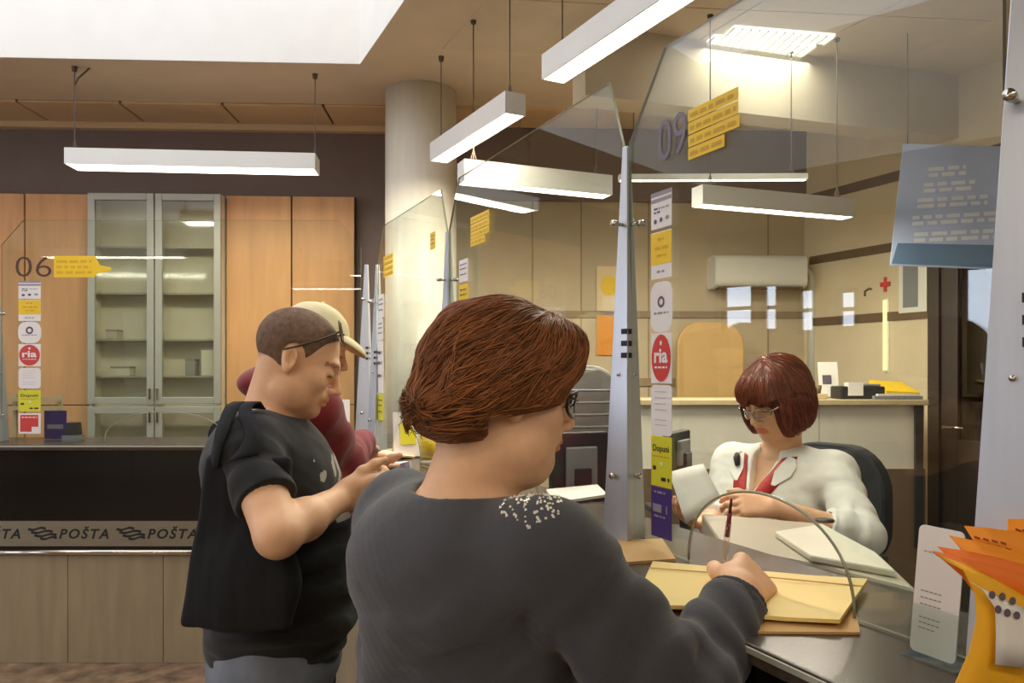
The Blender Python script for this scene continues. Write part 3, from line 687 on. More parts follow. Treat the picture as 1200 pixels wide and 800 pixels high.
# office chair behind the clerk
m_chair = mat('black_fabric', (30, 31, 34), .85, bump=.3, bscale=300)
def office_chair(label, x, y, yaw, zs, zback, wid, m, rib=False, floor=.2, group='office chairs', sc=1.0):
    r = thing('office_chair', label, 'chair', (x, y, floor), yaw, group); r.scale = (sc, sc, sc)
    zs = (zs-floor)/sc; zback = (zback-floor)/sc; wid /= sc
    MB().prism(rrect(-.23, .23, -.22, .22, .08), lambda p: (p[0], p[1], zs-.07), lambda p: (p[0], p[1], zs)).build('seat', m, r, bevel=.02)
    poly = rrect(-wid/2, wid/2, zs+.10, zback, wid*.36, 8)
    g = MB()
    g.prism(poly, lambda p: (p[0], -.24-.03*(1-(2*p[0]/wid)**2), p[1]), lambda p: (p[0], -.30-.03*(1-(2*p[0]/wid)**2), p[1]))
    bk = g.build('backrest', m, r, bevel=.015)
    if rib:
        n = int((zback-zs-.2)/.055)
        for i in range(n):
            z = zs+.15+.055*i; MB().tube([(-wid*.44, -.238, z), (0, -.208, z), (wid*.44, -.238, z)], .006, 6).build('rib', m_gryp, bk, True)
            MB().tube([(-wid*.44, -.302, z), (0, -.332, z), (wid*.44, -.302, z)], .006, 6).build('rib', m_gryp, bk, True)
    bx('spine', m_blk, -.03, .03, -.36, -.335, zs-.05, zs+.35, r, .004)
    MB().cyl((0, 0, .1), (0, 0, zs-.071), .028).build('column', m_blk, r, True)
    for i in range(5):
        a = 2*math.pi*i/5; e = (.26*math.cos(a), .26*math.sin(a), .05); l = MB(); l.cyl((0, 0, .09), e, .024, .014); lo = l.build('leg', m_blk, r, True)
        MB().cyl((e[0], e[1]-.012, .026), (e[0], e[1]+.012, .026), .026, n=14).build('caster', m_blk, lo, True)
    for sx in (-1, 1):
        a = MB(); a.tube([(sx*.22, 0, zs-.05), (sx*.27, 0, zs-.03), (sx*.27, -.02, zs+.18)], .012, 8); ao = a.build('armrest', m_blk, r, True); bx('arm_pad', m_blk, sx*.27-.025, sx*.27+.025, -.15, .1, zs+.18, zs+.205, ao, .008)
    return r
office_chair('black office chair the clerk sits on', .95, 2.68, math.radians(215-90), .73, 1.27, .46, m_chair)
m_tan = mat('tan_fabric', (186, 150, 96), .8, bump=.2, bscale=200); m_gry = mat('grey_mesh', (136, 134, 128), .7, bump=.2, bscale=300)
p = at(845, 400, 4.75); office_chair('tan high-backed chair with a rounded top beyond the partition', p[0], p[1]-.0, math.radians(180), .75, CAM_Z-(377-HOR)/FPX*5.02, .44, m_tan)
p = at(697, 430, 3.25); office_chair('grey ribbed high-backed office chair at the next window', p[0], p[1], math.radians(185), .75, CAM_Z-(428-HOR)/FPX*3.53, .30, m_gry, True)
p = at(238, 500, 4.74); office_chair('black chair back showing above the far counter', p[0], p[1], math.radians(150), .55, CAM_Z-(492-HOR)/FPX*4.9, .30, m_chair, floor=0.0, sc=.62)
# monitor and gear at the next window
def monitor(label, x, y, yaw, w, h, zc, zbase, grp=None):
    r = thing('monitor', label, 'monitor', (x, y, zbase), yaw, grp); zc -= zbase
    MB().mbox(Matrix.Translation((0, 0, zc)), w, .035, h).build('screen_case', m_blk, r, bevel=.006)
    MB().mbox(Matrix.Translation((0, .0185, zc+.005)), w-.03, .002, h-.04).build('screen', mat('screen_off', (40, 44, 52), .1), r)
    bx('neck', m_blk, -.03, .03, -.045, -.018, .012, zc, r, .004); bx('foot', m_blk, -.11, .11, -.10, .07, .001, .012, r, .003)
    MB().mbox(Matrix.Translation((0, -.024, zc)), w*.55, .018, h*.6).build('rear_cover', m_gryp, r, bevel=.006)
    return r
p = at(678, 540, 2.62); monitor('black monitor back behind the woman\'s face', p[0], p[1], math.radians(200-180), .21, .24, 1.21, .985)
p = at(793, 530, 2.60); monitor('narrow dark monitor edge beside the lime sticker', p[0], p[1], math.radians(60), .20, .14, 1.265, .985)
r = thing('telephone', 'dark desk telephone near the monitor back', 'telephone', (at(705, 570, 2.42)[0], 2.42, .985), .4)
MB().prism([(-.08, 0), (.08, 0), (.08, .03), (-.08, .07)], lambda p: (p[0], -.08, p[1]+.001), lambda p: (p[0], .08, p[1]+.001)).build('base', m_blk, r, bevel=.006)
MB().tube([(-.05, -.09, .08), (-.052, -.05, .10), (-.05, .05, .10), (-.05, .09, .08)], [.022, .014, .014, .022], 8).build('handset', m_gryp, r, True)
# wall things
m_acw = mat('appliance_white', (226, 222, 210), .4, var=.02)
r = wthing('air_conditioner', 'white wall air conditioner above the clerk', 'air conditioner')
a, b = w_s(828), w_s(932); MB().prism(rrect(-.20, 0, w_z(880, 340), w_z(880, 303), .05), lambda p: (a, p[0], p[1]), lambda p: (b, p[0], p[1])).build('case', m_acw, r)
bx('outlet_slot', m_stripe, a+.03, b-.03, -.19, -.10, w_z(880, 341), w_z(880, 339.5), r); 
mb = MB(); s = w_s(942); mb.tube([(b-.02, -.06, w_z(880, 320)), (s, -.06, w_z(880, 318)), (s+.03, -.06, w_z(880, 325)), (s+.03, -.06, w_z(880, 460))], .028, 10); mb.build('pipe_cover', m_acw, r, True)
r = wthing('poster', 'orange and white poster on the office wall beside the middle post', 'poster')
a, b = w_s(699), w_s(727); z0, z1 = w_z(710, 416), w_z(710, 312); bx('sheet', mat('poster_cream', (232, 206, 160), .7), a, b, -.012, -.008, z0, z1, r)
bx('orange_field', mat('poster_orange', (228, 148, 50), .7), a, b, -.0135, -.0125, z0, z0+(z1-z0)*.45, r); MB().prism(disc((a+b)/2, z0+(z1-z0)*.78, (b-a)*.35, (z1-z0)*.11), lambda p: (p[0], -.0135, p[1]), lambda p: (p[0], -.0125, p[1])).build('yellow_figure', m_py, r)
# red cross sign and a lit tube's reflection, built as a glowing rod
def rpx(px):
    a = (px-600)/FPX; return (a*RCY-RCX)/(UX-UY*a)
def rz(px, py): t = rpx(px); return CAM_Z-(py-HOR)/FPX*(RCY+UY*t)
r = thing('cross_sign', 'small red cross sign on the office side wall', 'sign', (RCX, RCY, 0), ROTG)
t = rpx(1038); z = rz(1038, 333); mb = MB(); mb.box(t-.010, t+.010, -.008, -.003, z-.045, z+.045); mb.box(t-.035, t-.010, -.008, -.003, z-.014, z+.014); mb.box(t+.010, t+.035, -.008, -.003, z-.014, z+.014); mb.build('cross', m_pr, r)
MB().tube([(t-.15, -.006, z-.06), (t-.15, -.006, z-.03), (t-.12, -.006, z-.015), (t-.10, -.006, z-.02)], .006, 6).build('hook', m_stripe, r, True)
r = thing('tube_reflection', 'thin vertical reflection of a lit tube, built solid under the red cross', 'lamp', (RCX, RCY, 0), ROTG)
MB().cyl((t+.01, -.02, rz(1038, 434)), (t+.01, -.02, rz(1038, 352)), .012, n=10).build('tube', emis('reflected_glow', (255, 236, 170), 1.3), r, True); bx('holder', m_acw, t-.006, t+.026, -.006, -.001, rz(1038, 436), rz(1038, 350), r)
r = thing('notice_board', 'cream notice board on the office side wall', 'notice board', (RCX, RCY, 0), ROTG)
a, b = rpx(1055), rpx(1088); bx('board', m_acw, a, b, -.014, -.0125, rz(1070, 366), rz(1070, 298), r); bx('grey_sheet', m_gryp, a+.03, a+.13, -.016, -.0145, rz(1070, 360), rz(1070, 304), r)
# blue reflection in the glass, built as an added hanging panel
m_blu = mat('reflection_blue', (184, 196, 228), .6, var=.12, scale=3); m_blw = mat('reflection_white', (226, 226, 232), .6); m_bld = mat('reflection_slate', (96, 124, 156), .6)
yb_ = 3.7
r = thing('reflection_panel', 'pale blue glass reflection with white lettering, built as a hanging panel under the beam', 'reflection_panel', (at(1115, 230, yb_)[0], yb_, 0), math.radians(-18))
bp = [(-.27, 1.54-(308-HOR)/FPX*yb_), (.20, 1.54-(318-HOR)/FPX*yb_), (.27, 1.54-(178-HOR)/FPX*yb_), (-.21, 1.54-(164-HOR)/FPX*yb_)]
MB().prism(bp, lambda p: (p[0], -.004, p[1]), lambda p: (p[0], .004, p[1])).build('cloth', m_blu, r)  # body of the built reflection, no real fabric
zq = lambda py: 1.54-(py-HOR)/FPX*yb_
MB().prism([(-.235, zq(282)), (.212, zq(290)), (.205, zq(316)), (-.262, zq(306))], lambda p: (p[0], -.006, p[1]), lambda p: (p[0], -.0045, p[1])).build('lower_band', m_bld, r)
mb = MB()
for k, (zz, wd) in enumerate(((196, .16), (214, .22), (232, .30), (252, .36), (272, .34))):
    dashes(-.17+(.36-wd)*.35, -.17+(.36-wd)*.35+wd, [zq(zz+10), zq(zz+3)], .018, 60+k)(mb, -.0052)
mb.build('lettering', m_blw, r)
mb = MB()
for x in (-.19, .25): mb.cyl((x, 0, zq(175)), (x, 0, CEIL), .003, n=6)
mb.build('cord', m_cord, r)  # cords added to hang the built reflection

# ------------------------------------------------------------------ papers and small things on the counters
def sheet_on(name, label, cat, m, px, z, th, lift=None, n=6, group=None, extra=None):
    q = [Vector(at_z(x, y, z)) for x, y in px]; c = sum((v.xy for v in q), Vector((0, 0)))/4
    r = thing(name, label, cat, (c.x, c.y, z), 0, group); g = []
    for i in range(n+1):
        row = []
        for j in range(n+1):
            u, v = i/n, j/n; p = (q[0]*(1-u)+q[3]*u)*(1-v)+(q[1]*(1-u)+q[2]*u)*v
            dz = lift(u, v) if lift else 0; row.append((p.x-c.x, p.y-c.y, th+.0005+dz))
        g.append(row)
    MB().sheet(g, th).build('sheet', m, r, smooth=False)
    if extra: extra(r, q, c)
    return r
m_env = mat('manila', (232, 206, 130), .6, var=.05, scale=3, bump=.1, bscale=12); m_env2 = mat('kraft', (198, 158, 100), .7, var=.06)
def seam_line(r, q, c):
    a = q[0]*.78+q[3]*.22; b = q[1]*.78+q[2]*.22; mb = MB(); mb.tube([(a.x-c.x, a.y-c.y, .010), ((a.x+b.x)/2-c.x, (a.y+b.y)/2-c.y, .012), (b.x-c.x, b.y-c.y, .010)], .0012, 5); mb.build('flap_edge', m_env2, r)
sheet_on('envelope', 'kraft envelope lying underneath on the counter', 'envelope', m_env2, ((770, 690), (1000, 706), (1008, 744), (775, 742)), CT, .004)
sheet_on('envelope', 'large yellow padded envelope the woman writes on', 'envelope', m_env, ((765, 661), (1017, 684), (984, 733), (740, 716)), CT+.008, .006, lambda u, v: .004*math.sin(v*7)*u+.012*max(0, v-.75)*(1-u)+.006*u*math.sin(v*3.1), 12, extra=seam_line)
sheet_on('envelope', 'small brown envelope beside the foot of the middle post', 'envelope', m_env2, ((700, 636), (776, 634), (792, 658), (735, 662)), CT, .006)
sheet_on('paper', 'white papers lying beyond the woman\'s shoulder', 'paper', m_paper, ((640, 576), (700, 574), (712, 586), (648, 592)), CT+.0, .008, lambda u, v: .01*v)
sheet_on('paper', 'cream magazine on the far counter beyond the maroon sleeve', 'magazine', mat('paper_cream', (226, 206, 170), .7), ((446, 530), (492, 527), (486, 537), (440, 541)), CT, .008, lambda u, v: .012*math.sin(v*3.1))
sheet_on('paper', 'sheet of paper in front of the cream magazine', 'paper', m_paper, ((446, 543), (480, 541), (470, 550), (436, 553)), CT, .003)
r = thing('pen_cup', 'yellow cup on the counter under the auburn hair', 'cup', at_z(501, 541, CT)); MB().cyl((0, 0, .001), (0, 0, .12), .032, .036, 18).build('cup', m_py, r, True)
for i in range(3): MB().cyl((.01*i-.01, 0, .06), (.02*i-.02, .01, .17), .004).build('pencil', (m_pr, m_blk, m_pp)[i], r, True)
r = thing('leaflet_stand', 'white leaflet stand on the counter by the column', 'stand', at_z(478, 536, CT), .3); MB().mbox(Matrix.Translation((0, 0, .105)) @ Matrix.Rotation(-.2, 4, 'X'), .13, .006, .2).build('card', m_paper, r); bx('foot', m_gryp, -.06, .06, -.02, .05, .001, .008, r)
MB().mbox(Matrix.Translation((0, -.006, .11)) @ Matrix.Rotation(-.2, 4, 'X'), .07, .003, .1).build('picture', m_pg, r)
r = thing('card_stand', 'small purple card standing on the far counter', 'card', ((65-600)/FPX*4.35, 4.35, CT)); z0, z1 = .012, 1.54-(483-HOR)/FPX*4.35-CT
MB().mbox(Matrix.Translation((0, 0, (z0+z1)/2)), .125, .004, z1-z0+.02).build('card', m_pp, r); mb = MB(); dashes(-.045, .045, [.06], .025, 77)(mb, -.003); mb.build('print', m_pgrey, r)
r = thing('calculator', 'small black box beside the purple card', 'box', ((86-600)/FPX*4.3, 4.3, CT)); MB().prism([(-.035, 0), (.035, 0), (.028, .07), (-.028, .07)], lambda p: (p[0], -.03, p[1]+.03), lambda p: (p[0], .03, p[1]+.03)).build('body', m_blk, r, bevel=.003); bx('base', m_gryp, -.045, .045, -.035, .035, .001, .029, r)
r = thing('shelf_rack', 'pale two-bar letter rack behind the lime sticker of window 06', 'rack', ((40-600)/FPX*4.6, 4.6, 0))
for py in (468, 478): bx('bar', m_capw, -.14, .17, -.02, .0, 1.54-(py-HOR)/FPX*4.6-.012, 1.54-(py-HOR)/FPX*4.6+.012, r)
for x in (-.12, .15): bx('upright', m_capw, x-.01, x+.01, .001, .02, .0, 1.40, r)
r = thing('notice', 'white notice sheet standing at the end of the far counter', 'notice', (at(399, 490, 4.16)[0], 4.16, CT)); bx('sheet', m_paper, -.05, .05, -.002, .002, .001, 1.54-(468-HOR)/FPX*4.16-CT, r); bx('foot', m_gryp, -.04, .04, -.0, .03, .001, .006, r)
# card in a clear stand at the near right
tcard0, tcard1 = g_t(1074, -.03), g_t(1131, -.03); zc1 = g_z(tcard0, 614, -.03)
r = thing('information_card', 'white information card in a clear stand on the counter edge', 'card', (P1X, P1Y, 0), ROTG)
def lean(p, d): return (p[0], -.045+d+(p[1]-CT)*.12, p[1])
MB().prism(rrect(tcard0, tcard1-.004, CT+.006, zc1, .008), lambda p: lean(p, 0), lambda p: lean(p, .0016)).build('card', m_paper, r)
mb = MB(); w = tcard1-tcard0
for q, zf in ((.80, .85), (.5, .55), (.45, .52), (.40, .6), (.30, .5), (.26, .55), (.22, .45)):
    x = tcard0+w*.15; z = CT+(zc1-CT)*q
    for i in range(int(6*zf)+2): mb.add([lean((x, z), -.0006), (lean((x+w*.07, z), -.0006)), lean((x+w*.07, z+.0016), -.0006), lean((x, z+.0016), -.0006)], [(0,1,2,3)]); x += w*.09
mb.build('print', m_pgrey, r)
mb = MB(); mb.prism([(tcard0-.003, CT+.002), (tcard1+.006, CT+.002), (tcard1+.006, CT+.07), (tcard0-.003, CT+.07)], lambda p: lean(p, -.004), lambda p: lean(p, -.0025)); mb.build('clear_front', m_glass, r)
bx('foot', m_glass, tcard0-.003, tcard1+.006, -.06, .0-.008, CT+.0005, CT+.002, r)
# leaflet dispenser with orange leaflets
m_or = mat('leaflet_orange', (240, 146, 22), .5, var=.05); m_or2 = mat('leaflet_deep_orange', (232, 116, 26), .5, var=.05); m_yel = mat('dispenser_yellow', (236, 172, 30), .5, var=.04); m_olive = mat('dispenser_inside', (196, 160, 72), .6)
Yd = .90
base = at_z(1175, 834, CT)
r = thing('leaflet_dispenser', 'yellow cardboard leaflet dispenser at the near end of the counter', 'dispenser', (base[0], base[1], CT))
def dp(px, py, Y): p = at(px, py, Y); return (p[0]-base[0], p[1]-base[1], p[2]-CT)
left = [(1103, 836), (1119, 800), (1136, 762), (1144, 725), (1142, 695), (1128, 668), (1096, 650)]
g = [[dp(x+u*150, y+u*(40 if i > 3 else 14)+u*u*(50 if i > 4 else 0), .86+.02*u+.002*max(0, i-3)) for u in (0, .2, .4, .6, .8, 1)] for i, (x, y) in enumerate(left)]
MB().sheet(g, .0015).build('front', m_yel, r, True)
MB().sheet([[ (p[0], p[1]+.07, max(p[2], .003)) for p in row[2:]] for row in g[:5]], .0015).build('back', m_olive, r, True)
MB().box(g[0][0][0], g[0][-1][0], g[0][0][1]+.002, g[0][0][1]+.072, .001, .003).build('floor_flap', m_yel, r)
stg = [[dp(1166+i*-3+(0, 4, 6, -6, -26)[i]+u*46, (778, 745, 712, 690, 676)[i]+u*(6+i*5), .8545) for u in (0, .33, .66, 1)] for i in range(5)]
MB().sheet(stg, .0006).build('label_sheet', m_paper, r, True)
for i, (cx_, cy_) in enumerate(((1163, 697), (1175, 699), (1187, 704), (1170, 714), (1181, 718), (1192, 721))):
    c_ = dp(cx_, cy_, .852); MB().prism(disc(0, 0, .0036, .0046, 10), lambda p: (c_[0]+p[0], c_[1], c_[2]+p[1]), lambda p: (c_[0]+p[0], c_[1]+.0008, c_[2]+p[1])).build('dot', m_pd, r)
lv = [((1092, 645), (1230, 690), .875, m_or2), ((1098, 640), (1235, 676), .885, m_or2), ((1112, 627), (1240, 668), .895, m_or), ((1121, 636), (1240, 672), .89, m_or), ((1130, 616), (1245, 640), .905, m_or), ((1181, 608), (1270, 622), .92, m_or), ((1140, 628), (1250, 652), .91, m_or)]
names = ('lowest darker orange leaflet tip', 'second darker orange leaflet', 'orange leaflet with a pointed corner left of its neighbours', 'orange leaflet tucked under the pointed corner', 'tall orange leaflet with small print', 'highest orange leaflet', 'orange leaflet between the tall ones')
for k, (a, b, Y, m) in enumerate(lv):
    lr = thing('leaflet', names[k]+' in the yellow dispenser', 'leaflet', (base[0], base[1], CT), 0, 'orange leaflets in the dispenser')
    g = []
    for i in range(7):
        v = i/6; row = []
        for j in range(5):
            u = j/4; x = a[0]+(b[0]-a[0])*u; y = a[1]+(b[1]-a[1])*u+6*math.sin(u*2.5)*-1
            tx, ty = 1172+k*2+u*100, 826
            s_ = v**1.5*.35+v*.65
            xx = x+(tx-x)*(1-(1-v)**3.2); yy = y+(ty-y)*v
            row.append(dp(xx, yy, Y+(.895+.004*k-Y)*v))
        g.append(row)
    MB().sheet(g, .0008).build('sheet', m, lr, True)
    if k > 1:
        mb = MB()
        for q in range(3 if k == 4 else 2):
            for w_ in range(4):
                u0 = .10+.09*w_+.05*q; x = a[0]+(b[0]-a[0])*u0; y = a[1]+(b[1]-a[1])*u0+9+6*q
                P = [dp(x, y, Y-.004), dp(x+7, y+2.4, Y-.004), dp(x+7, y+5.0, Y-.004), dp(x, y+2.6, Y-.004)]; mb.add(P, [(3,2,1,0)])
        mb.build('print', mat('leaflet_ink', (150, 70, 10), .6), lr)
# ------------------------------------------------------------------ organic shapes: distance fields turned into one continuous mesh
f32 = np.float32
def V3(*a): return np.array(a, f32)
def rotm(yaw=0, pitch=0, roll=0):             # columns: forward, left, up; pitch > 0 looks up
    y, p, r = math.radians(yaw), math.radians(pitch), math.radians(roll)
    Rz = np.array([[math.cos(y), -math.sin(y), 0], [math.sin(y), math.cos(y), 0], [0, 0, 1]])
    Ry = np.array([[math.cos(-p), 0, math.sin(-p)], [0, 1, 0], [-math.sin(-p), 0, math.cos(-p)]])
    Rx = np.array([[1, 0, 0], [0, math.cos(r), -math.sin(r)], [0, math.sin(r), math.cos(r)]])
    return (Rz @ Ry @ Rx).astype(f32)
def ell(c, r, R=None):
    c = np.array(c, f32); r = np.array(r, f32)
    def fn(P):
        q = P-c
        if R is not None: q = q @ R
        a = q*(1/r); k0 = np.sqrt(np.einsum('ij,ij->i', a, a)); a *= (1/r); k1 = np.sqrt(np.einsum('ij,ij->i', a, a))+1e-9
        return k0*(k0-1)/k1
    fn.b = (c, float(r.max())); return fn
def cone(a, b, ra, rb):
    a = np.array(a, f32); b = np.array(b, f32); d = b-a; L2 = float(d @ d)+1e-12
    def fn(P):
        q = P-a; h = np.clip((q @ d)/L2, 0, 1); q -= h[:, None]*d; return np.sqrt(np.einsum('ij,ij->i', q, q))-(ra+(rb-ra)*h)
    fn.b = ((a+b)/2, math.sqrt(L2)/2+max(ra, rb)); return fn
def rbox(c, half, rad, R=None):
    c = np.array(c, f32); half = np.array(half, f32)-rad
    def fn(P):
        q = P-c
        if R is not None: q = q @ R
        q = np.abs(q)-half; return np.sqrt((np.maximum(q, 0)**2).sum(1))+np.minimum(q.max(1), 0)-rad
    return fn
def plane(p, n):
    p = np.array(p, f32); n = np.array(n, f32); n = n/np.linalg.norm(n)
    return lambda P: (P-p) @ n
def inframe(fn, c, R):
    c = np.array(c, f32); g = lambda P: fn((P-c) @ R)
    g.b = (c, .25); return g
def smin(a, b, k):
    if k <= 0: return np.minimum(a, b)
    h = np.maximum(k-np.abs(a-b), 0)/k; return np.minimum(a, b)-h*h*k*.25
def smax(a, b, k): return -smin(-a, -b, k)
class Field:
    def __init__(s): s.ops = []
    def add(s, fn, k=.02): s.ops.append((0, fn, k)); return s
    def sub(s, fn, k=.01): s.ops.append((1, fn, k)); return s
    def cut(s, fn, k=.0): s.ops.append((2, fn, k)); return s
    def disp(s, fn): s.ops.append((3, fn, 0)); return s
    def chain(s, pts, rs, k=.02):
        for i in range(len(pts)-1): s.add(cone(pts[i], pts[i+1], rs[i], rs[i+1]), k)
        return s
    def __call__(s, P, ball=None):
        d = None
        for op, fn, k in s.ops:
            if ball is not None and op < 4 and hasattr(fn, 'b'):
                if np.linalg.norm(fn.b[0]-ball[0])-fn.b[1]-ball[1] > .10: continue
            if d is None and op: continue
            if op == 0: d = fn(P) if d is None else smin(d, fn(P), k)
            elif op == 1: d = smax(d, -fn(P), k)
            elif op == 2: d = smax(d, fn(P), k)
            else: d = d+fn(P)
        return np.full(len(P), 9.0, f32) if d is None else d
def wob(P, s, seed=0):                         # cheap smooth noise in [-1, 1]
    r = np.random.RandomState(seed); o = np.zeros(len(P), f32)
    for i in range(5):
        k = r.normal(size=3).astype(f32)*s*(1+.35*i); o += np.sin(P @ k+r.rand()*6.28+np.sin(P @ (r.normal(size=3).astype(f32)*s*.6))*1.3)/(1+.35*i)
    return o/3
def net(fn, lo, hi, h):
    lo = np.array(lo, f32); hi = np.array(hi, f32); B = 16
    n = np.ceil((hi-lo)/(B*h)).astype(int)
    I = np.stack(np.meshgrid(*[np.arange(k) for k in n], indexing='ij'), -1).reshape(-1, 3)
    d = fn((lo+(I+.5)*B*h).astype(f32)); I = I[np.abs(d) < B*h*1.25]
    sub = np.stack(np.meshgrid(*[np.arange(4)]*3, indexing='ij'), -1).reshape(-1, 3)
    J = (I[:, None]*4+sub[None]).reshape(-1, 3)
    d = fn((lo+(J+.5)*4*h).astype(f32)); J = J[np.abs(d) < 4*h*1.5]
    c5 = np.stack(np.meshgrid(*[np.arange(5)]*3, indexing='ij'), -1).reshape(-1, 3)
    P = (lo+((J[:, None]*4+c5[None]).reshape(-1, 3))*h).astype(f32)
    if isinstance(fn, Field):
        P = P.reshape(-1, 125, 3); g = np.floor((J*4*h)/.11).astype(np.int64); gk = g[:, 0]+1000*(g[:, 1]+1000*g[:, 2]); od = np.argsort(gk, kind='stable'); cutp = np.nonzero(np.diff(gk[od]))[0]+1
        vals = np.empty((len(J), 125), f32)
        for ids in np.split(od, cutp):
            Q = P[ids].reshape(-1, 3); lo_, hi_ = Q.min(0), Q.max(0); vals[ids] = fn(Q, ((lo_+hi_)/2, float(np.linalg.norm(hi_-lo_))/2)).reshape(-1, 125)
        vals = vals.reshape(-1, 5, 5, 5)
    else: vals = np.concatenate([fn(P[i:i+400000]) for i in range(0, len(P), 400000)]).reshape(-1, 5, 5, 5)
    cor = [(a, b, c) for a in (0, 1) for b in (0, 1) for c in (0, 1)]
    cv = np.stack([vals[:, a:a+4, b:b+4, c:c+4] for a, b, c in cor], -1)
    ins = cv < 0; mixed = ins.any(-1) & ~ins.all(-1)
    bi, x, y, z = np.nonzero(mixed); cv = cv[bi, x, y, z]
    cell = J[bi]*4+np.stack([x, y, z], 1)
    acc = np.zeros((len(cell), 3)); cnt = np.zeros(len(cell))
    for i in range(8):
        for ax in range(3):
            if cor[i][ax]: continue
            c2 = list(cor[i]); c2[ax] = 1; j = cor.index(tuple(c2)); a, b = cv[:, i], cv[:, j]
            m = (a < 0) != (b < 0); t = np.where(m, a/(np.where(m, a-b, 1)), 0)
            p = np.repeat(np.array(cor[i], float)[None], len(cell), 0); p[:, ax] += t
            acc[m] += p[m]; cnt[m] += 1
    verts = lo+(cell+acc/cnt[:, None])*h
    dim = n*B+2; key = lambda c: (c[:, 0]+1)+dim[0]*((c[:, 1]+1)+dim[1]*(c[:, 2]+1).astype(np.int64))
    K = key(cell); order = np.argsort(K); Ks = K[order]
    def find(c):
        k = key(c); i = np.clip(np.searchsorted(Ks, k), 0, len(Ks)-1); ok = Ks[i] == k; return order[i], ok
    quads = []
    for ax, (e1, e2) in enumerate((((0,1,0),(0,0,1)), ((0,0,1),(1,0,0)), ((1,0,0),(0,1,0)))):
        j = cor.index(tuple(1 if q == ax else 0 for q in range(3))); a, b = cv[:, 0], cv[:, j]
        m = np.nonzero((a < 0) != (b < 0))[0]; c = cell[m]; e1 = np.array(e1); e2 = np.array(e2)
        i1, o1 = find(c-e1); i2, o2 = find(c-e1-e2); i3, o3 = find(c-e2); ok = o1 & o2 & o3
        q = np.stack([m, i1, i2, i3], 1)[ok]; fl = (a[m][ok] < 0); q[~fl] = q[~fl][:, ::-1]; quads.append(q)
    return verts, np.concatenate(quads)
def organic(name, fn, lo, hi, h, mats, parent, base=(0,0,0), paint=None, pick=None):
    v, q = net(fn, lo, hi, h)
    me = D.meshes.new(name); me.vertices.add(len(v)); me.vertices.foreach_set('co', (v-np.array(base)).astype(f32).ravel())
    me.loops.add(q.size); me.loops.foreach_set('vertex_index', q.astype(np.int32).ravel())
    me.polygons.add(len(q)); me.polygons.foreach_set('loop_start', np.arange(0, q.size, 4, dtype=np.int32))
    try: me.polygons.foreach_set('loop_total', np.full(len(q), 4, np.int32))
    except Exception: pass
    me.polygons.foreach_set('use_smooth', np.ones(len(q), bool))
    mats = mats if isinstance(mats, (list, tuple)) else [mats]
    for m in mats: me.materials.append(m)
    if pick is not None: me.polygons.foreach_set('material_index', pick(v[q].mean(1).astype(f32)).astype(np.int32))
    if paint is not None:
        a = me.attributes.new('tint', 'FLOAT_COLOR', 'POINT'); c = np.ones((len(v), 4), f32); c[:, :3] = paint(v.astype(f32)); a.data.foreach_set('color', c.ravel())
    me.update(); me.validate()
    o = D.objects.new(name, me); COL.objects.link(o)
    if parent is not None: o.parent = parent
    return o
def grad(fn, P, e=.002):
    g = np.stack([fn(P+V3(e,0,0))-fn(P-V3(e,0,0)), fn(P+V3(0,e,0))-fn(P-V3(0,e,0)), fn(P+V3(0,0,e))-fn(P-V3(0,0,e))], 1)
    return g/(np.linalg.norm(g, axis=1, keepdims=True)+1e-9)
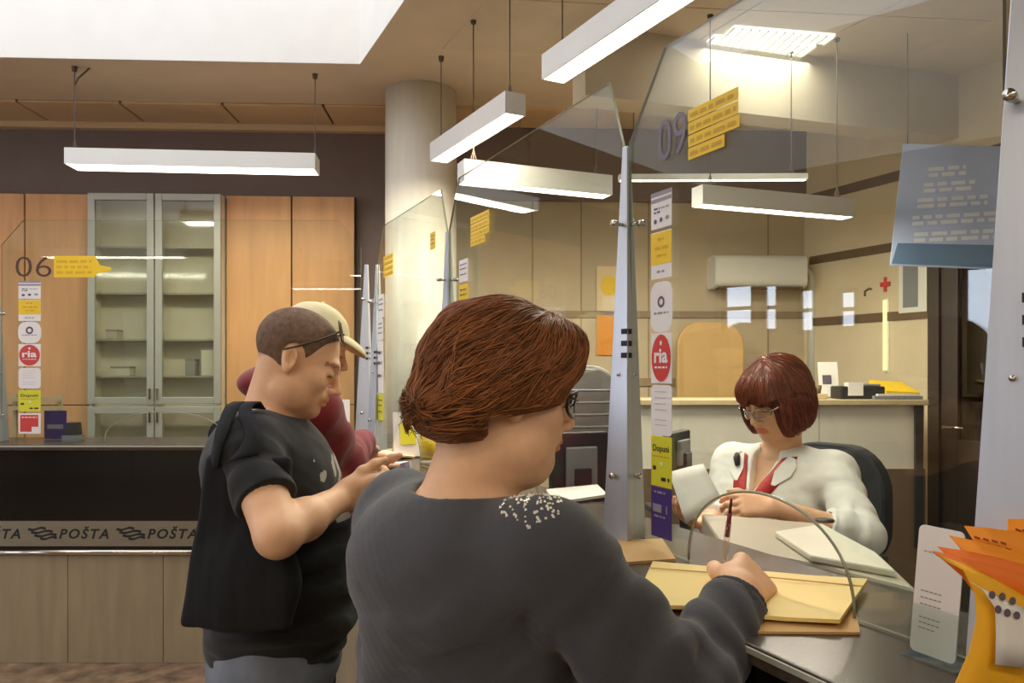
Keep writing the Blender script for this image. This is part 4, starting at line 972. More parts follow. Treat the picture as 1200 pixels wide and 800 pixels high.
def strands(name, fn, roots, flow, n, step, rad, m, parent, base, lift=.001, seed=1, flick=None):
    rs = np.random.RandomState(seed); P = roots.astype(f32).copy(); N = len(P); pts = []; off = (rs.rand(N)*lift*2-lift*.3).astype(f32)
    jit = rs.normal(size=(N, 3)).astype(f32)*.16; nrm = []
    for i in range(n):
        g = grad(fn, P); P = P-(fn(P)-off)[:, None]*g
        pts.append(P.copy()); nrm.append(g)
        d = flow(P, i/n)+jit; d = d-(d*g).sum(1, keepdims=True)*g; d /= np.linalg.norm(d, axis=1, keepdims=True)+1e-6
        if flick is not None: d = d+g*flick(P, i/n)[:, None]
        P = P+d*step*(.8+.4*rs.rand(N, 1).astype(f32))
        off = off+(flick(P, i/n)*step*.8 if flick is not None else 0)
    pts = np.stack(pts, 1); nrm = np.stack(nrm, 1); tan = np.gradient(pts, axis=1); tan /= np.linalg.norm(tan, axis=2, keepdims=True)+1e-9
    sd = np.cross(tan, nrm); prof = np.array([.7+.3*math.sin(math.pi*min(1, i/(n-1)*1.4)) if i < n-1 else .15 for i in range(n)], f32)*rad
    r = prof[None, :, None]*(.6+.8*rs.rand(N, 1, 1))
    ring = np.stack([pts+sd*r, pts+nrm*r*.9, pts-sd*r], 2)            # three-sided lock
    v = ring.reshape(-1, 3); idx = np.arange(N*n*3).reshape(N, n, 3); q = []
    for a in range(3):
        b = (a+1) % 3; q.append(np.stack([idx[:, :-1, a], idx[:, :-1, b], idx[:, 1:, b], idx[:, 1:, a]], -1).reshape(-1, 4))
    q = np.concatenate(q)
    me = D.meshes.new(name); me.vertices.add(len(v)); me.vertices.foreach_set('co', (v-np.array(base)).astype(f32).ravel())
    me.loops.add(q.size); me.loops.foreach_set('vertex_index', q.astype(np.int32).ravel()); me.polygons.add(len(q)); me.polygons.foreach_set('loop_start', np.arange(0, q.size, 4, dtype=np.int32))
    try: me.polygons.foreach_set('loop_total', np.full(len(q), 4, np.int32))
    except Exception: pass
    me.polygons.foreach_set('use_smooth', np.ones(len(q), bool)); me.materials.append(m)
    a = me.attributes.new('tint', 'FLOAT_COLOR', 'POINT'); t = np.repeat((.55+.9*rs.rand(N)).astype(f32), n*3); c = np.ones((len(v), 4), f32); c[:, :3] = t[:, None]; a.data.foreach_set('color', c.ravel())
    me.update(); me.validate(); o = D.objects.new(name, me); COL.objects.link(o)
    if parent is not None: o.parent = parent
    o['kind'] = 'stuff'; return o

# ---- anatomy
def head_field(female=False, heavy=0.0, ears=True):
    F = Field(); w = 1+.10*heavy
    F.add(ell((-.012, 0, .036), (.098, .077, .084)))
    F.add(ell((.026, 0, -.038), (.064, .060*w, .086)), .04)
    F.add(ell((.044, 0, -.082), (.043*w, .045*w, .036)), .03)
    F.add(ell((.080, 0, -.098), (.017, .018, .016)), .02)
    for s in (-1, 1):
        F.add(ell((.056, s*.043, -.026), (.026, .024*w, .024)), .025)
        F.add(ell((.020, s*.052, -.075), (.040, .018*w+.004*heavy, .030)), .03)
    F.add(cone((.086, -.030, .022), (.086, .030, .022), .011, .011), .018)
    for s in (-1, 1): F.sub(ell((.108, s*.031, .001), (.022, .020, .014)), .016)
    for s in (-1, 1): F.add(ell((.080, s*.031, .001), (.0145, .0165, .0125)), .004)
    F.add(cone((.094, 0, .010), (.113, 0, -.030), .0075, .0105), .012)
    F.add(ell((.114, 0, -.033), (.011, .0105, .0095)), .006)
    for s in (-1, 1): F.add(ell((.103, s*.0115, -.037), (.011, .007, .0075)), .005)
    F.add(ell((.090, 0, -.056), (.014, .026, .014)), .012)
    F.add(ell((.0985, 0, -.0615), (.009, .021, .0055)), .004)
    F.add(ell((.0965, 0, -.0725), (.0095, .018, .0065)), .004)
    F.sub(cone((.107, -.02, -.0668), (.107, .02, -.0668), .0022, .0022), .003)
    if ears:
        for s in (-1, 1):
            R = rotm(s*22, 0, 0) @ rotm(0, 12, 0)
            F.add(ell((-.010, s*.080, .000), (.019, .0080, .030), R), .006)
            F.add(ell((-.004, s*.079, -.026), (.011, .007, .012)), .007)
            F.sub(ell((-.006, s*.0885, .003), (.011, .0085, .020), R), .003)
    return F
def lips_paint(P, c, R, skin=(1, 1, 1), lip=(.86, .52, .50), brow=None, stub=None, blush=None, scalp=None):
    q = (P-np.array(c, f32)) @ R; out = np.repeat(np.array(skin, f32)[None], len(P), 0)
    def mixin(w, col):
        nonlocal out; out = out*(1-w[:, None])+np.array(col, f32)[None]*w[:, None]
    if blush: mixin(np.clip(1-np.sqrt(((q*V3(1,1,1)-0)[:, 0]-.08)**2+(np.abs(q[:, 1])-.04)**2+(q[:, 2]+.03)**2)/.03, 0, 1)*.5, blush)
    if stub: mixin(np.clip((-q[:, 2]-.045)/.03, 0, 1)*np.clip((q[:, 0]-.0)/.03, 0, 1)*np.clip((.14+q[:, 2])/.02, 0, 1)*.55, stub)
    m = np.maximum(np.abs((q[:, 2]+.067)/.0115), np.abs(q[:, 1]/.023)); mixin(((m < 1) & (q[:, 0] > .088))*.9, lip)
    if brow:
        e = np.abs(q[:, 2]-(.024+.006*np.cos((np.abs(q[:, 1])-.03)/.012)-.004))/.0048; mixin(((e < 1) & (np.abs(np.abs(q[:, 1])-.031) < .021) & (q[:, 0] > .06))*.8, brow)
    if scalp: mixin(np.clip(scalp[1](q), 0, 1), scalp[0])
    mixin(((np.abs(q[:, 2]+.0045) < .0022) & (np.abs(np.abs(q[:, 1])-.031) < .0145) & (q[:, 0] > .078))*.85, (.10, .07, .06))
    return out
def finger_pts(root, d, up, lens, bends):
    p = np.array(root, float); d = np.array(d, float); up = np.array(up, float); pts = [p.copy()]; ax = np.cross(up, d)
    for L, b in zip(lens, bends):
        b = math.radians(b); d = d*math.cos(b)-up*math.sin(b); d /= np.linalg.norm(d); up = np.cross(d, ax); up /= np.linalg.norm(up)
        p = p+d*L; pts.append(p.copy())
    return pts
def hand(F, wrist, fwd, up, side, curl=(30, 40, 30), thumb=(.35, .75, -.35), spread=.10, s=1.0, tcurl=(15, 25), curls=None, grip=1.0):
    """wrist: point; fwd: towards the fingers; up: back of the hand; side=+1 when the thumb lies on up x fwd"""
    fwd = np.array(fwd, float); fwd /= np.linalg.norm(fwd); up = np.array(up, float); up -= fwd*(up @ fwd); up /= np.linalg.norm(up)
    sd = np.cross(up, fwd)*side; w = np.array(wrist, float); A = lambda x, y, z: w+(fwd*x+sd*y+up*z)*s
    for y0, y1, r in ((.016, .029, .0125), (.006, .010, .0130), (-.006, -.009, .0125), (-.016, -.027, .0115)):
        F.add(cone(A(.0, y0, 0), A(.080, y1, .001), .0155*s, r*s), .014)
    F.add(ell(A(.028, .026, -.008), np.array((.028, .016, .016))*s, np.stack([fwd, sd, up], 1).astype(f32)), .014)
    L = ((.042, .025, .020), (.046, .029, .021), (.043, .027, .020), (.034, .020, .018))
    ys = (.030, .010, -.010, -.028)
    for i in range(4):
        c = curl if curls is None else curls[i]
        d = fwd+sd*spread*(1.2-.8*i); d /= np.linalg.norm(d)
        pts = finger_pts(A(.084-(.004, 0, .003, .010)[i], ys[i], .001), d, up, [l*s for l in L[i]], c)
        r = [(.0098, .0088, .0080, .0066), (.0098, .009, .0082, .0068), (.0094, .0086, .0078, .0066), (.0084, .0076, .007, .006)][i]
        F.chain(pts, [q*s for q in r], .006)
    d = fwd*thumb[0]+sd*thumb[1]+up*thumb[2]; d /= np.linalg.norm(d)
    pu = up+sd*.6; pu -= d*(pu @ d); pu /= np.linalg.norm(pu)
    pts = [A(.022, .024, -.006)]; p = pts[0]+d*.042*s; pts.append(p)
    d2 = d*.75+fwd*.6; d2 /= np.linalg.norm(d2); p = p+d2*.034*s; pts.append(p); d3 = d2*.7+fwd*.6-up*.1; d3 /= np.linalg.norm(d3); pts.append(p+d3*.026*s)
    F.chain(pts, [.0145*s, .0118*s, .0104*s, .0078*s], .010)
    return A
def glasses(name, c, R, parent, base, m, m_lens, w=.026, h=.020, arms=True, x=.112, z=.002, th=.0022):
    c = np.array(c, float); T = lambda p: tuple(c+R @ np.array(p, float)-np.array(base))
    g = MB()
    for s in (-1, 1):
        ring = [T((x-.012*abs((s*.032+w*math.cos(a))/.06)**2*3, s*.033+w*math.cos(a), z+h*math.sin(a))) for a in [2*math.pi*i/24 for i in range(25)]]
        g.tube(ring, th, 6)
        if arms: g.tube([T((x-.018, s*(.033+w), z+.008)), T((x-.03, s*.074, z+.010)), T((.0, s*.084, z+.012)), T((-.025, s*.083, z-.012))], .0022, 6)
    g.tube([T((x, -.008, z+.004)), T((x+.003, 0, z+.007)), T((x, .008, z+.004))], .002, 6)
    o = g.build(name, m, parent, True)
    for s in (-1, 1):
        l = MB(); poly = [(s*.033+w*.95*math.cos(2*math.pi*i/20), z+h*.95*math.sin(2*math.pi*i/20)) for i in range(20)]
        l.prism(poly, lambda p: T((x-.012*abs(p[0]/.06)**2*3, p[0], p[1])), lambda p: T((x-.0012-.012*abs(p[0]/.06)**2*3, p[0], p[1]))); l.build('lens', m_lens, o)
    return o
# ------------------------------------------------------------------ people
m_skin = mat('skin', (240, 190, 150), .5, var=.05, scale=40, attr='tint', sss=.12, bump=.04, bscale=400)
m_nail = mat('skin_plain', (232, 178, 138), .5)
def tor(F, O, R, parts, k=.05, infl=0.0):
    for c, r in parts:
        w = np.array((O[0], O[1], 0), f32)+R @ np.array((c[0], c[1], 0), f32); F.add(ell((w[0], w[1], c[2]), np.array(r)+infl, R), k)
    return F
def fold(a, b, amp, n, width=.09, seed=0, twist=2.0, h0=0.0, h1=1.0):
    a = np.array(a, f32); b = np.array(b, f32); d = b-a; L2 = float(d @ d); t = np.cross(d, V3(.3, .2, .9)); t /= np.linalg.norm(t)
    def fn(P):
        q = P-a; h = (q @ d)/L2; rr = np.sqrt(((q-h[:, None]*d)**2).sum(1))
        win = np.exp(-np.maximum(rr-width, 0)**2/.0008)*np.clip((h-h0)*8, 0, 1)*np.clip((h1-h)*8, 0, 1)
        s = np.sin(6.283*n*h+twist*(q @ t)/.06+1.4*wob(P, 18, seed)); return amp*win*(np.abs(s)**.7*np.sign(s))
    return fn
def legs(F, hips, knees, ankles, r=(.095, .062, .045), infl=0.0, feet=True, fd=(1, 0)):
    for h, k, a in zip(hips, knees, ankles):
        F.add(cone(h, k, r[0]+infl, r[1]+infl), .05); F.add(cone(k, a, r[1]+infl, r[2]+infl), .03)
        if feet: F.add(cone((a[0], a[1], .045), (a[0]+fd[0]*.15, a[1]+fd[1]*.15, .035), .04, .032), .03)
def person(label, base): return thing('person', label, 'person', base)

def surface_points(fn, c, rad, n, seed, test=None):
    rs = np.random.RandomState(seed); d = rs.normal(size=(n, 3)); d /= np.linalg.norm(d, axis=1, keepdims=True)
    P = (np.array(c)+d*rad).astype(f32)
    for i in range(14): P = P-fn(P)[:, None]*grad(fn, P)*.9
    ok = np.abs(fn(P)) < .004
    if test is not None: ok &= test(P)
    return P[ok]

# ============ woman in the grey sweater
def woman():
    base = (-.10, 1.17, 0); bz = np.array(base); r = person('woman in a dark grey sweater writing on a yellow envelope', base)
    HC, HR = (-.012, 1.19, 1.505), rotm(19, -9, 3); Rb = rotm(40)
    H = lambda x, y, z: np.array(HC)+HR @ np.array((x, y, z))
    sR, sL = V3(.050, 1.06, 1.285), V3(-.190, 1.335, 1.285)
    eR, wR = V3(.240, 1.080, 1.085), V3(.372, 1.238, 1.186)
    eL, wL = V3(-.10, 1.52, 1.10), V3(.02, 1.42, 1.195)
    nb = V3(-.085, 1.185, 1.315); O = (-.085, 1.19)
    parts = [((0, 0, 1.20), (.125, .172, .15)), ((.08, 0, 1.15), (.085, .15, .09)), ((-.05, 0, 1.24), (.085, .165, .10)), ((.02, 0, 1.0), (.165, .195, .18)), ((0, 0, .84), (.16, .205, .15))]
    hips = [V3(-.06, 1.10, .82), V3(-.17, 1.24, .82)]; kn = [V3(-.05, 1.10, .46), V3(-.16, 1.25, .46)]; an = [V3(-.07, 1.08, .08), V3(-.18, 1.24, .08)]
    F = Field(); F.add(inframe(head_field(True, .6), HC, HR))
    F.add(cone(H(-.025, 0, -.06), nb, .058, .066), .03); F.add(ell(H(.035, 0, -.115), (.05, .05, .03), HR), .03)
    for s in (-1, 1): F.add(cone(H(.01, s*.045, -.08), nb+V3(*(Rb @ np.array((.06, s*.03, -.03)))), .013, .012), .02)
    tor(F, O, Rb, parts, .05, -.012)
    for s_, e, w in ((sR, eR, wR), (sL, eL, wL)):
        F.add(cone(nb-V3(0, 0, .03), s_, .05, .05), .04); F.add(cone(s_, e, .05, .044), .03); F.add(cone(e, w, .042, .029), .02)
    legs(F, hips, kn, an, fd=(.77, .64))
    A = hand(F, wR, (.46, .80, .02), (.62, -.30, .72), 1, curls=((55, 62, 30), (62, 70, 40), (68, 75, 45), (70, 75, 45)), thumb=(.7, .35, -.55), s=1.14, spread=.02)
    hand(F, wL, (.9, .1, -.25), (0, .2, 1), -1, curl=(12, 14, 10))
    organic('body', F, (-.5, .8, 0), (.62, 1.75, 1.72), .0036, m_skin, r, base, paint=lambda P: lips_paint(P, HC, HR, lip=(.8, .5, .48), brow=(.35, .22, .16)))
    # sweater
    G = Field(); tor(G, O, Rb, parts, .06, .010)
    for s_, e, w in ((sR, eR, wR), (sL, eL, wL)):
        G.add(cone(nb-V3(0, 0, .045), s_, .062, .068), .06); G.add(cone(s_, e, .073, .072), .05); G.add(cone(e, w, .071, .046), .03)
    G.disp(fold(sR, eR, .005, 3.2, .075, 3, 2.4, .1, 1.1)); G.disp(fold(eR, wR, .0034, 3.6, .08, 5, 2.6, -.1, .85)); G.disp(fold(sL, eL, .004, 3, .075, 4))
    G.disp(lambda P: .0035*wob(P, 16, 9)+.0012*wob(P, 60, 10))
    G.disp(fold((-.2, 1.1, 1.25), (.02, 1.15, .75), .005, 4, .2, 8, .6))
    # long crease from the armpit across the back
    G.sub(cone((.045, 1.02, 1.14), (.02, 1.0, .95), .006, .004), .02); G.add(cone((.075, 1.03, 1.24), (.14, 1.05, 1.09), .03, .03), .03)
    G.sub(cone(H(-.02, 0, -.05), nb-V3(0, 0, .035), .074, .082), .012)
    G.cut(plane((0, 0, .80), (0, 0, -1)), .01)
    for e, w in ((eR, wR), (eL, wL)):
        d = (w-e)/np.linalg.norm(w-e); c0 = w-d*.034
        G.ops.append((2, (lambda P, c0=c0, d=d: np.where(((P-c0) @ d > 0) & (np.linalg.norm(P-c0, axis=1) < .13), (P-c0) @ d, -1.0).astype(f32)), 0))
    sw = organic('sweater', G, (-.5, .8, .74), (.52, 1.75, 1.42), .0036, mat('grey_knit', (60, 60, 65), .95, var=.10, scale=14, bump=.35, bscale=420, sheen=.25), r, base)
    for k, (e, w) in enumerate(((eR, wR), (eL, wL))):
        d = (w-e)/np.linalg.norm(w-e); w = w-d*.030
        cu = Field(); cu.add(cone(w-d*.026, w+d*.010, .0520, .0495)); cu.cut(plane(w+d*.006, d), .004); cu.cut(plane(w-d*.024, -d), .004); cu.disp(lambda P: .0006*np.sin(np.arctan2((P-w) @ np.cross(d, V3(0, 0, 1)), (P-w)[:, 2])*60))
        organic('cuff', cu, w-.09, w+.09, .0032, mat('grey_rib', (60, 60, 64), .95, bump=.3, bscale=300), sw, base)
    # glittering studs on the shoulder
    tgt = V3(.020, 1.02, 1.345)
    pts = surface_points(G, tgt, .075, 900, 5, lambda P: (P[:, 2] > 1.235))
    sc = np.array([[600+FPX*p[0]/p[1], HOR-FPX*(p[2]-CAM_Z)/p[1]] for p in pts])
    rs = np.random.RandomState(2); w_ = ((sc[:, 0]-622)/36)**2+((sc[:, 1]-592)/26)**2; keep = (w_ < 1) & (rs.rand(len(pts)) < .9)
    mb = MB()
    for p in pts[keep][:120]:
        g = grad(G, p[None])[0]; q = Vector(p-bz); q2 = Vector(g); s = random.uniform(.0016, .0034); u = q2.orthogonal().normalized(); v = q2.cross(u)
        mb.add([q+u*s, q+v*s, q-u*s, q-v*s, q+q2*s*1.1], [(0,1,4), (1,2,4), (2,3,4), (3,0,4)])
    mb.build('studs', mat('stud_silver', (250, 246, 236), .25, .2), sw)['kind'] = 'stuff'
    T = Field(); tor(T, O, Rb, [((0, 0, .84), (.16, .205, .15))], .05, .006); legs(T, hips, kn, an, infl=.012, feet=False); T.cut(plane((0, 0, .09), (0, 0, -1)), 0)
    organic('trousers', T, (-.5, .8, .05), (.4, 1.6, 1.02), .006, mat('dark_trousers', (36, 36, 42), .9), r, base)
    sh = Field()
    for a in an: sh.add(cone((a[0]-.03, a[1]-.025, .05), (a[0]+.77*.16, a[1]+.64*.16, .04), .047, .04), .0)
    sh.cut(plane((0, 0, .004), (0, 0, -1)), 0); sh.cut(plane((0, 0, .085), (0, 0, 1)), 0)
    organic('shoes', sh, (-.5, .8, -.02), (.4, 1.6, .12), .005, mat('black_leather', (28, 26, 26), .4), r, base)
    # hair
    h = Field()
    h.add(ell((-.016, 0, .055), (.112, .094, .088)), .03); h.add(ell((-.056, 0, .015), (.080, .090, .086)), .04)
    h.add(ell((-.076, 0, -.050), (.060, .080, .036), rotm(0, 14)), .03); h.add(ell((-.116, 0, -.026), (.032, .064, .022), rotm(0, -30)), .03)
    for s in (-1, 1): h.add(ell((-.02, s*.070, -.005), (.085, .030, .058)), .03); h.add(ell((.042, s*.058, .064), (.048, .032, .040)), .03); h.add(ell((.012, s*.078, .006), (.042, .016, .030), rotm(0, -14)), .02)
    h.add(ell((.056, -.01, .082), (.042, .066, .042)), .03); h.add(ell((.076, -.02, .080), (.026, .050, .034)), .02)
    h.sub(ell((.130, 0, -.022), (.066, .095, .082)), .015)
    for s in (-1, 1): h.sub(ell((.022, s*.105, -.066), (.062, .050, .040)), .012)
    for s in (-1, 1): h.sub(rbox((.066, s*.105, -.048), (.102, .060, .050), .01, rotm(0, 19)), .010)
    h.disp(lambda P: .0035*wob(P*V3(.4, 1, 1), 45, 3)+.0018*wob(P*V3(.3, 1, 1), 120, 6))
    hw = inframe(h, HC, HR); hm = mat('auburn_hair', (132, 80, 42), .48, var=.25, scale=30, stretch=(1, 3, 3), attr='tint', spec=.3)
    hb = organic('hair', hw, np.array(HC)-.24, np.array(HC)+.24, .0034, hm, r, base, paint=lambda P: np.full((len(P), 3), .62, f32))
    inv = lambda P: (P-np.array(HC, f32)) @ HR
    roots = surface_points(hw, H(-.02, 0, .05), .16, 4800, 8, lambda P: (inv(P)[:, 2] > -.05) & ~((inv(P)[:, 0] > -.038) & (inv(P)[:, 2] < .0)))
    def flow(P, u):
        q = inv(P); d = q-V3(.055, -.01, .13); d[:, 2] = d[:, 2]*.7-.02; d[:, 0] -= .03*(q[:, 2] < .08)
        low = np.clip((-q[:, 2]-.01)/.04, 0, 1); d[:, 0] -= low*.10; d[:, 2] += low*.03
        return (d/np.linalg.norm(d, axis=1, keepdims=True)) @ HR.T
    strands('hair_strands', hw, roots, flow, 9, .0105, .0013, hm, hb, base, .0022, 3, flick=lambda P, u: np.where(inv(P)[:, 2] < -.030, .18, .0).astype(f32))
    glasses('glasses', HC, HR, r, base, mat('dark_frame', (38, 30, 28), .3), glass('lens_clear', (.96, .96, .96), .06), .027, .020, x=.116, z=.000, th=.0026)
    # pen
    p0 = A(.082, .040, -.028); p1 = p0+np.array((.004, -.035, .125)); pen = thing('pen', 'clear ballpoint pen with a red cap in the writing hand', 'pen', tuple(p0)); d = Vector(p1-p0)
    MB().cyl((0, 0, 0), tuple(d*.66), .0052, n=10).build('barrel', glass('pen_clear', (.9, .86, .84), .08), pen, True); MB().cyl(tuple(d*.45), tuple(d*.80), .0040, n=8).build('ink', mat('pen_red', (120, 20, 20), .4), pen, True)
    MB().cyl(tuple(d*.80), tuple(d), .0030, .0020, n=8).build('cap', mat('pen_dark', (70, 20, 18), .4), pen, True); MB().cyl((0, 0, 0), tuple(d*-.14), .0035, .001, n=8).build('tip', m_bolt, pen, True)

# ============ man in the black t-shirt
def man():
    base = (-.57, 1.83, 0); bz = np.array(base); r = person('man in a black t-shirt looking down at his phone', base)
    HC, HR = (-.512, 1.83, 1.565), rotm(10, -24, 0); Rb = rotm(10)
    H = lambda x, y, z: np.array(HC)+HR @ np.array((x, y, z))
    sR, sL = V3(-.570, 1.655, 1.375), V3(-.63, 2.00, 1.375)
    eR, wR = V3(-.462, 1.515, 1.215), V3(-.386, 1.735, 1.252)
    eL, wL = V3(-.50, 2.06, 1.17), V3(-.375, 1.94, 1.25)
    nb = V3(-.585, 1.83, 1.425); O = (-.575, 1.83)
    parts = [((0, 0, 1.29), (.125, .180, .15)), ((.03, 0, 1.26), (.12, .16, .12)), ((-.03, 0, 1.33), (.10, .17, .10)), ((.045, 0, 1.06), (.165, .180, .19)), ((.01, 0, .86), (.15, .18, .15))]
    hips = [V3(-.55, 1.74, .84), V3(-.58, 1.93, .84)]; kn = [V3(-.53, 1.73, .47), V3(-.55, 1.94, .47)]; an = [V3(-.56, 1.72, .08), V3(-.58, 1.95, .08)]
    F = Field(); F.add(inframe(head_field(False, .3), HC, HR)); F.add(cone(H(-.030, 0, -.04), nb, .051, .060), .022)
    tor(F, O, Rb, parts, .05, -.014)
    for s_, e, w in ((sR, eR, wR), (sL, eL, wL)):
        F.add(cone(nb-V3(0, 0, .03), s_, .055, .055), .04); F.add(cone(s_, e, .054, .045), .03); F.add(cone(e, (e*.6+w*.4), .040, .042), .02); F.add(cone(e*.6+w*.4, w, .042, .028), .02)
    legs(F, hips, kn, an, (.095, .066, .048), fd=(.98, .17))
    A = hand(F, wR, (.85, .42, .12), (.42, -.86, -.15), 1, curls=((38, 45, 25), (44, 48, 28), (48, 50, 30), (52, 50, 30)), thumb=(.75, .5, -.2), s=1.02, spread=.03)
    hand(F, wL, (.88, -.25, .12), (.28, .86, -.2), -1, curls=((38, 45, 25), (44, 48, 28), (48, 50, 30), (52, 50, 30)), thumb=(.75, .5, -.2), s=1.0, spread=.03)
    hairline = lambda q: np.clip((q[:, 2]-(.030+np.maximum(q[:, 0]-.01, 0)*.62-np.clip(-q[:, 0], 0, .09)*.75))/.014, 0, 1)*np.where(q[:, 0] > .095, 0, 1)*.72*np.clip((q[:, 2]+.07)/.02, 0, 1)*np.clip(1.15-np.clip((q[:, 0]-.02)/.07, 0, 1)*.7, 0, 1)
    organic('body', F, (-1.0, 1.35, 0), (-.15, 2.2, 1.72), .0035, m_skin, r, base, paint=lambda P: lips_paint(P, HC, HR, lip=(.86, .62, .58), brow=(.36, .25, .18), stub=(.72, .66, .60), scalp=((.42, .34, .28), hairline)))
    # t-shirt
    G = Field(); tor(G, O, Rb, parts, .06, .010)
    for s_, e in ((sR, eR), (sL, eL)):
        G.add(cone(nb-V3(0, 0, .05), s_, .060, .064), .05); G.add(cone(s_, s_+(e-s_)*.8, .064, .061), .03)
    G.add(ell((-.55, 1.83, .99), (.172, .185, .14), Rb), .05)
    G.disp(lambda P: .004*wob(P, 14, 21)+.0015*wob(P, 45, 22)); G.disp(fold((-.5, 1.7, 1.25), (-.5, 1.72, .85), .004, 5, .18, 23, .8)); G.disp(fold(sR, eR, .003, 3, .07, 25))
    G.sub(cone(H(-.03, 0, -.03), nb-V3(0, 0, .01), .080, .080), .008); G.cut(plane((0, 0, .885), (0, 0, -1)), .006)
    for s_, e in ((sR, eR), (sL, eL)):
        d = (e-s_)/np.linalg.norm(e-s_); c0 = s_+(e-s_)*.62
        G.ops.append((2, (lambda P, c0=c0, d=d: np.where(((P-c0) @ d > 0) & (np.linalg.norm(P-c0, axis=1) < .115), (P-c0) @ d, -1.0).astype(f32)), 0))
    def pick(P):
        q = (P-np.array((O[0], O[1], 0), f32)) @ Rb; u, z = q[:, 1], P[:, 2]
        a = (q[:, 0] > .02) & (z > 1.19) & (z < 1.34) & (np.abs(u) < .125) & (wob(np.stack([u*1.0, z*0, z], 1).astype(f32), 70, 31) > .16)
        b = (q[:, 0] > .02) & (np.abs(z-1.125) < .013) & (np.abs(u) < .11) & (np.sin(u*310)+.6*np.sin(z*420+u*150) > .5)
        return (a | b).astype(int)
    sw = organic('t_shirt', G, (-1.0, 1.35, .8), (-.15, 2.25, 1.52), .0036, [mat('black_cotton', (26, 27, 30), .92, var=.10, bump=.2, bscale=350, sheen=.15), mat('shirt_print', (176, 172, 158), .9)], r, base, pick=pick)
    T = Field(); tor(T, O, Rb, [((.01, 0, .86), (.15, .18, .13))], .05, .004); legs(T, hips, kn, an, (.095, .066, .048), infl=.016, feet=False); T.disp(lambda P: .005*wob(P, 18, 41)); T.cut(plane((0, 0, .06), (0, 0, -1)), 0)
    organic('jeans', T, (-1.0, 1.4, .03), (-.2, 2.25, 1.02), .005, mat('faded_denim', (116, 122, 134), .9, var=.25, scale=10, bump=.3, bscale=400), r, base)
    sh = Field()
    for a in an: sh.add(cone((a[0]-.04, a[1], .05), (a[0]+.17, a[1]+.03, .04), .05, .042), .0)
    sh.cut(plane((0, 0, .004), (0, 0, -1)), 0); sh.cut(plane((0, 0, .085), (0, 0, 1)), 0); organic('shoes', sh, (-1, 1.4, -.02), (-.2, 2.25, .12), .005, mat('dark_shoe', (44, 40, 38), .6), r, base)
    # cropped hair: a thin shell over the scalp
    hf = head_field(False, .3, False); hs = Field(); hs.add(lambda q: hf(q)-.0016); hs.cut(lambda q: (np.interp(q[:, 0], (-.10, -.05, -.02, .008, .030, .050, .075, .10), (-.062, -.050, -.028, -.012, .022, .060, .082, .10)).astype(f32)-q[:, 2])*.7, .006); hs.sub(ell((-.004, .082, .002), (.028, .02, .036)), .004); hs.sub(ell((-.004, -.082, .002), (.028, .02, .036)), .004); hs.disp(lambda q: .0005*wob(q, 500, 2))
    organic('hair', inframe(hs, HC, HR), np.array(HC)-.16, np.array(HC)+.16, .0030, mat('cropped_hair', (118, 92, 72), .8, var=.3, scale=90, bump=.4, bscale=700), r, base)
    # sunglasses pushed up on the head
    tilt = HR @ rotm(0, 52, 0)
    T_ = lambda p: tuple(H(*p)-bz); g = MB()
    for s in (-1, 1):
        ring = [T_((.066+.024*math.cos(a)*.55-.010*abs(math.sin(a)*0), s*(.036+.026*math.sin(a)), .104-.024*math.cos(a)*.85)) for a in [2*math.pi*i/22 for i in range(23)]]
        g.tube(ring, .0022, 6); g.tube([T_((.066, s*.062, .100)), T_((.040, s*.080, .070)), T_((-.006, s*.084, .030)), T_((-.030, s*.082, .012))], .0024, 6)
    g.tube([T_((.075, -.010, .100)), T_((.074, .010, .100))], .002, 6); go = g.build('sunglasses', mat('bronze_frame', (84, 66, 44), .3, .4), r, True)
    for s in (-1, 1):
        l = MB(); poly = [(2*math.pi*i/20) for i in range(20)]
        l.prism(poly, lambda a: T_((.066+.023*math.cos(a)*.55, s*(.036+.025*math.sin(a)), .104-.023*math.cos(a)*.85)), lambda a: T_((.067+.023*math.cos(a)*.55, s*(.036+.025*math.sin(a)), .105-.023*math.cos(a)*.85))); l.build('lens', glass('smoke_lens', (.25, .22, .2), .08), go)
    # phone
    ph = thing('phone', 'slim blue-grey phone in the hands of the man in black', 'phone', (-.315, 1.842, 1.290), math.radians(8)); Mx = Matrix.Rotation(-.28, 4, 'Y') @ Matrix.Rotation(.1, 4, 'X')
    MB().mbox(Mx, .155, .075, .008).build('case', mat('phone_case', (120, 132, 150), .3, .3), ph, bevel=.003); MB().mbox(Mx @ Matrix.Translation((0, 0, .0046)), .145, .067, .001).build('screen', mat('phone_screen', (70, 84, 110), .08), ph)
    # tote bag on the shoulder
    bg = thing('tote_bag', 'black cloth tote bag hanging from the shoulder of the man in the t-shirt', 'bag', (-.60, 1.60, 0)); bb = (-.60, 1.60, 0)
    Rg = rotm(-6, 0, 0); B = Field(); K = V3(-.560, 1.600, 1.185)
    def sheared(fn): return lambda P: fn(np.stack([P[:, 0]-(P[:, 2]-K[2])*.16*np.clip((-.46-P[:, 0])/.15, 0, 1), P[:, 1], P[:, 2]], 1))
    B.add(sheared(rbox(K, (.105, .017, .180), .014, Rg))); B.add(sheared(ell((-.545, 1.600, 1.10), (.105, .034, .10), Rg)), .03)
    B.disp(lambda P: .0035*wob(P, 16, 51)+.002*wob(P*V3(1, 1, .3), 60, 52)); bm = mat('black_canvas', (20, 22, 27), .9, var=.1, bump=.3, bscale=300)
    organic('bag_body', B, (-.9, 1.4, .9), (-.3, 1.85, 1.45), .0045, bm, bg, bb)
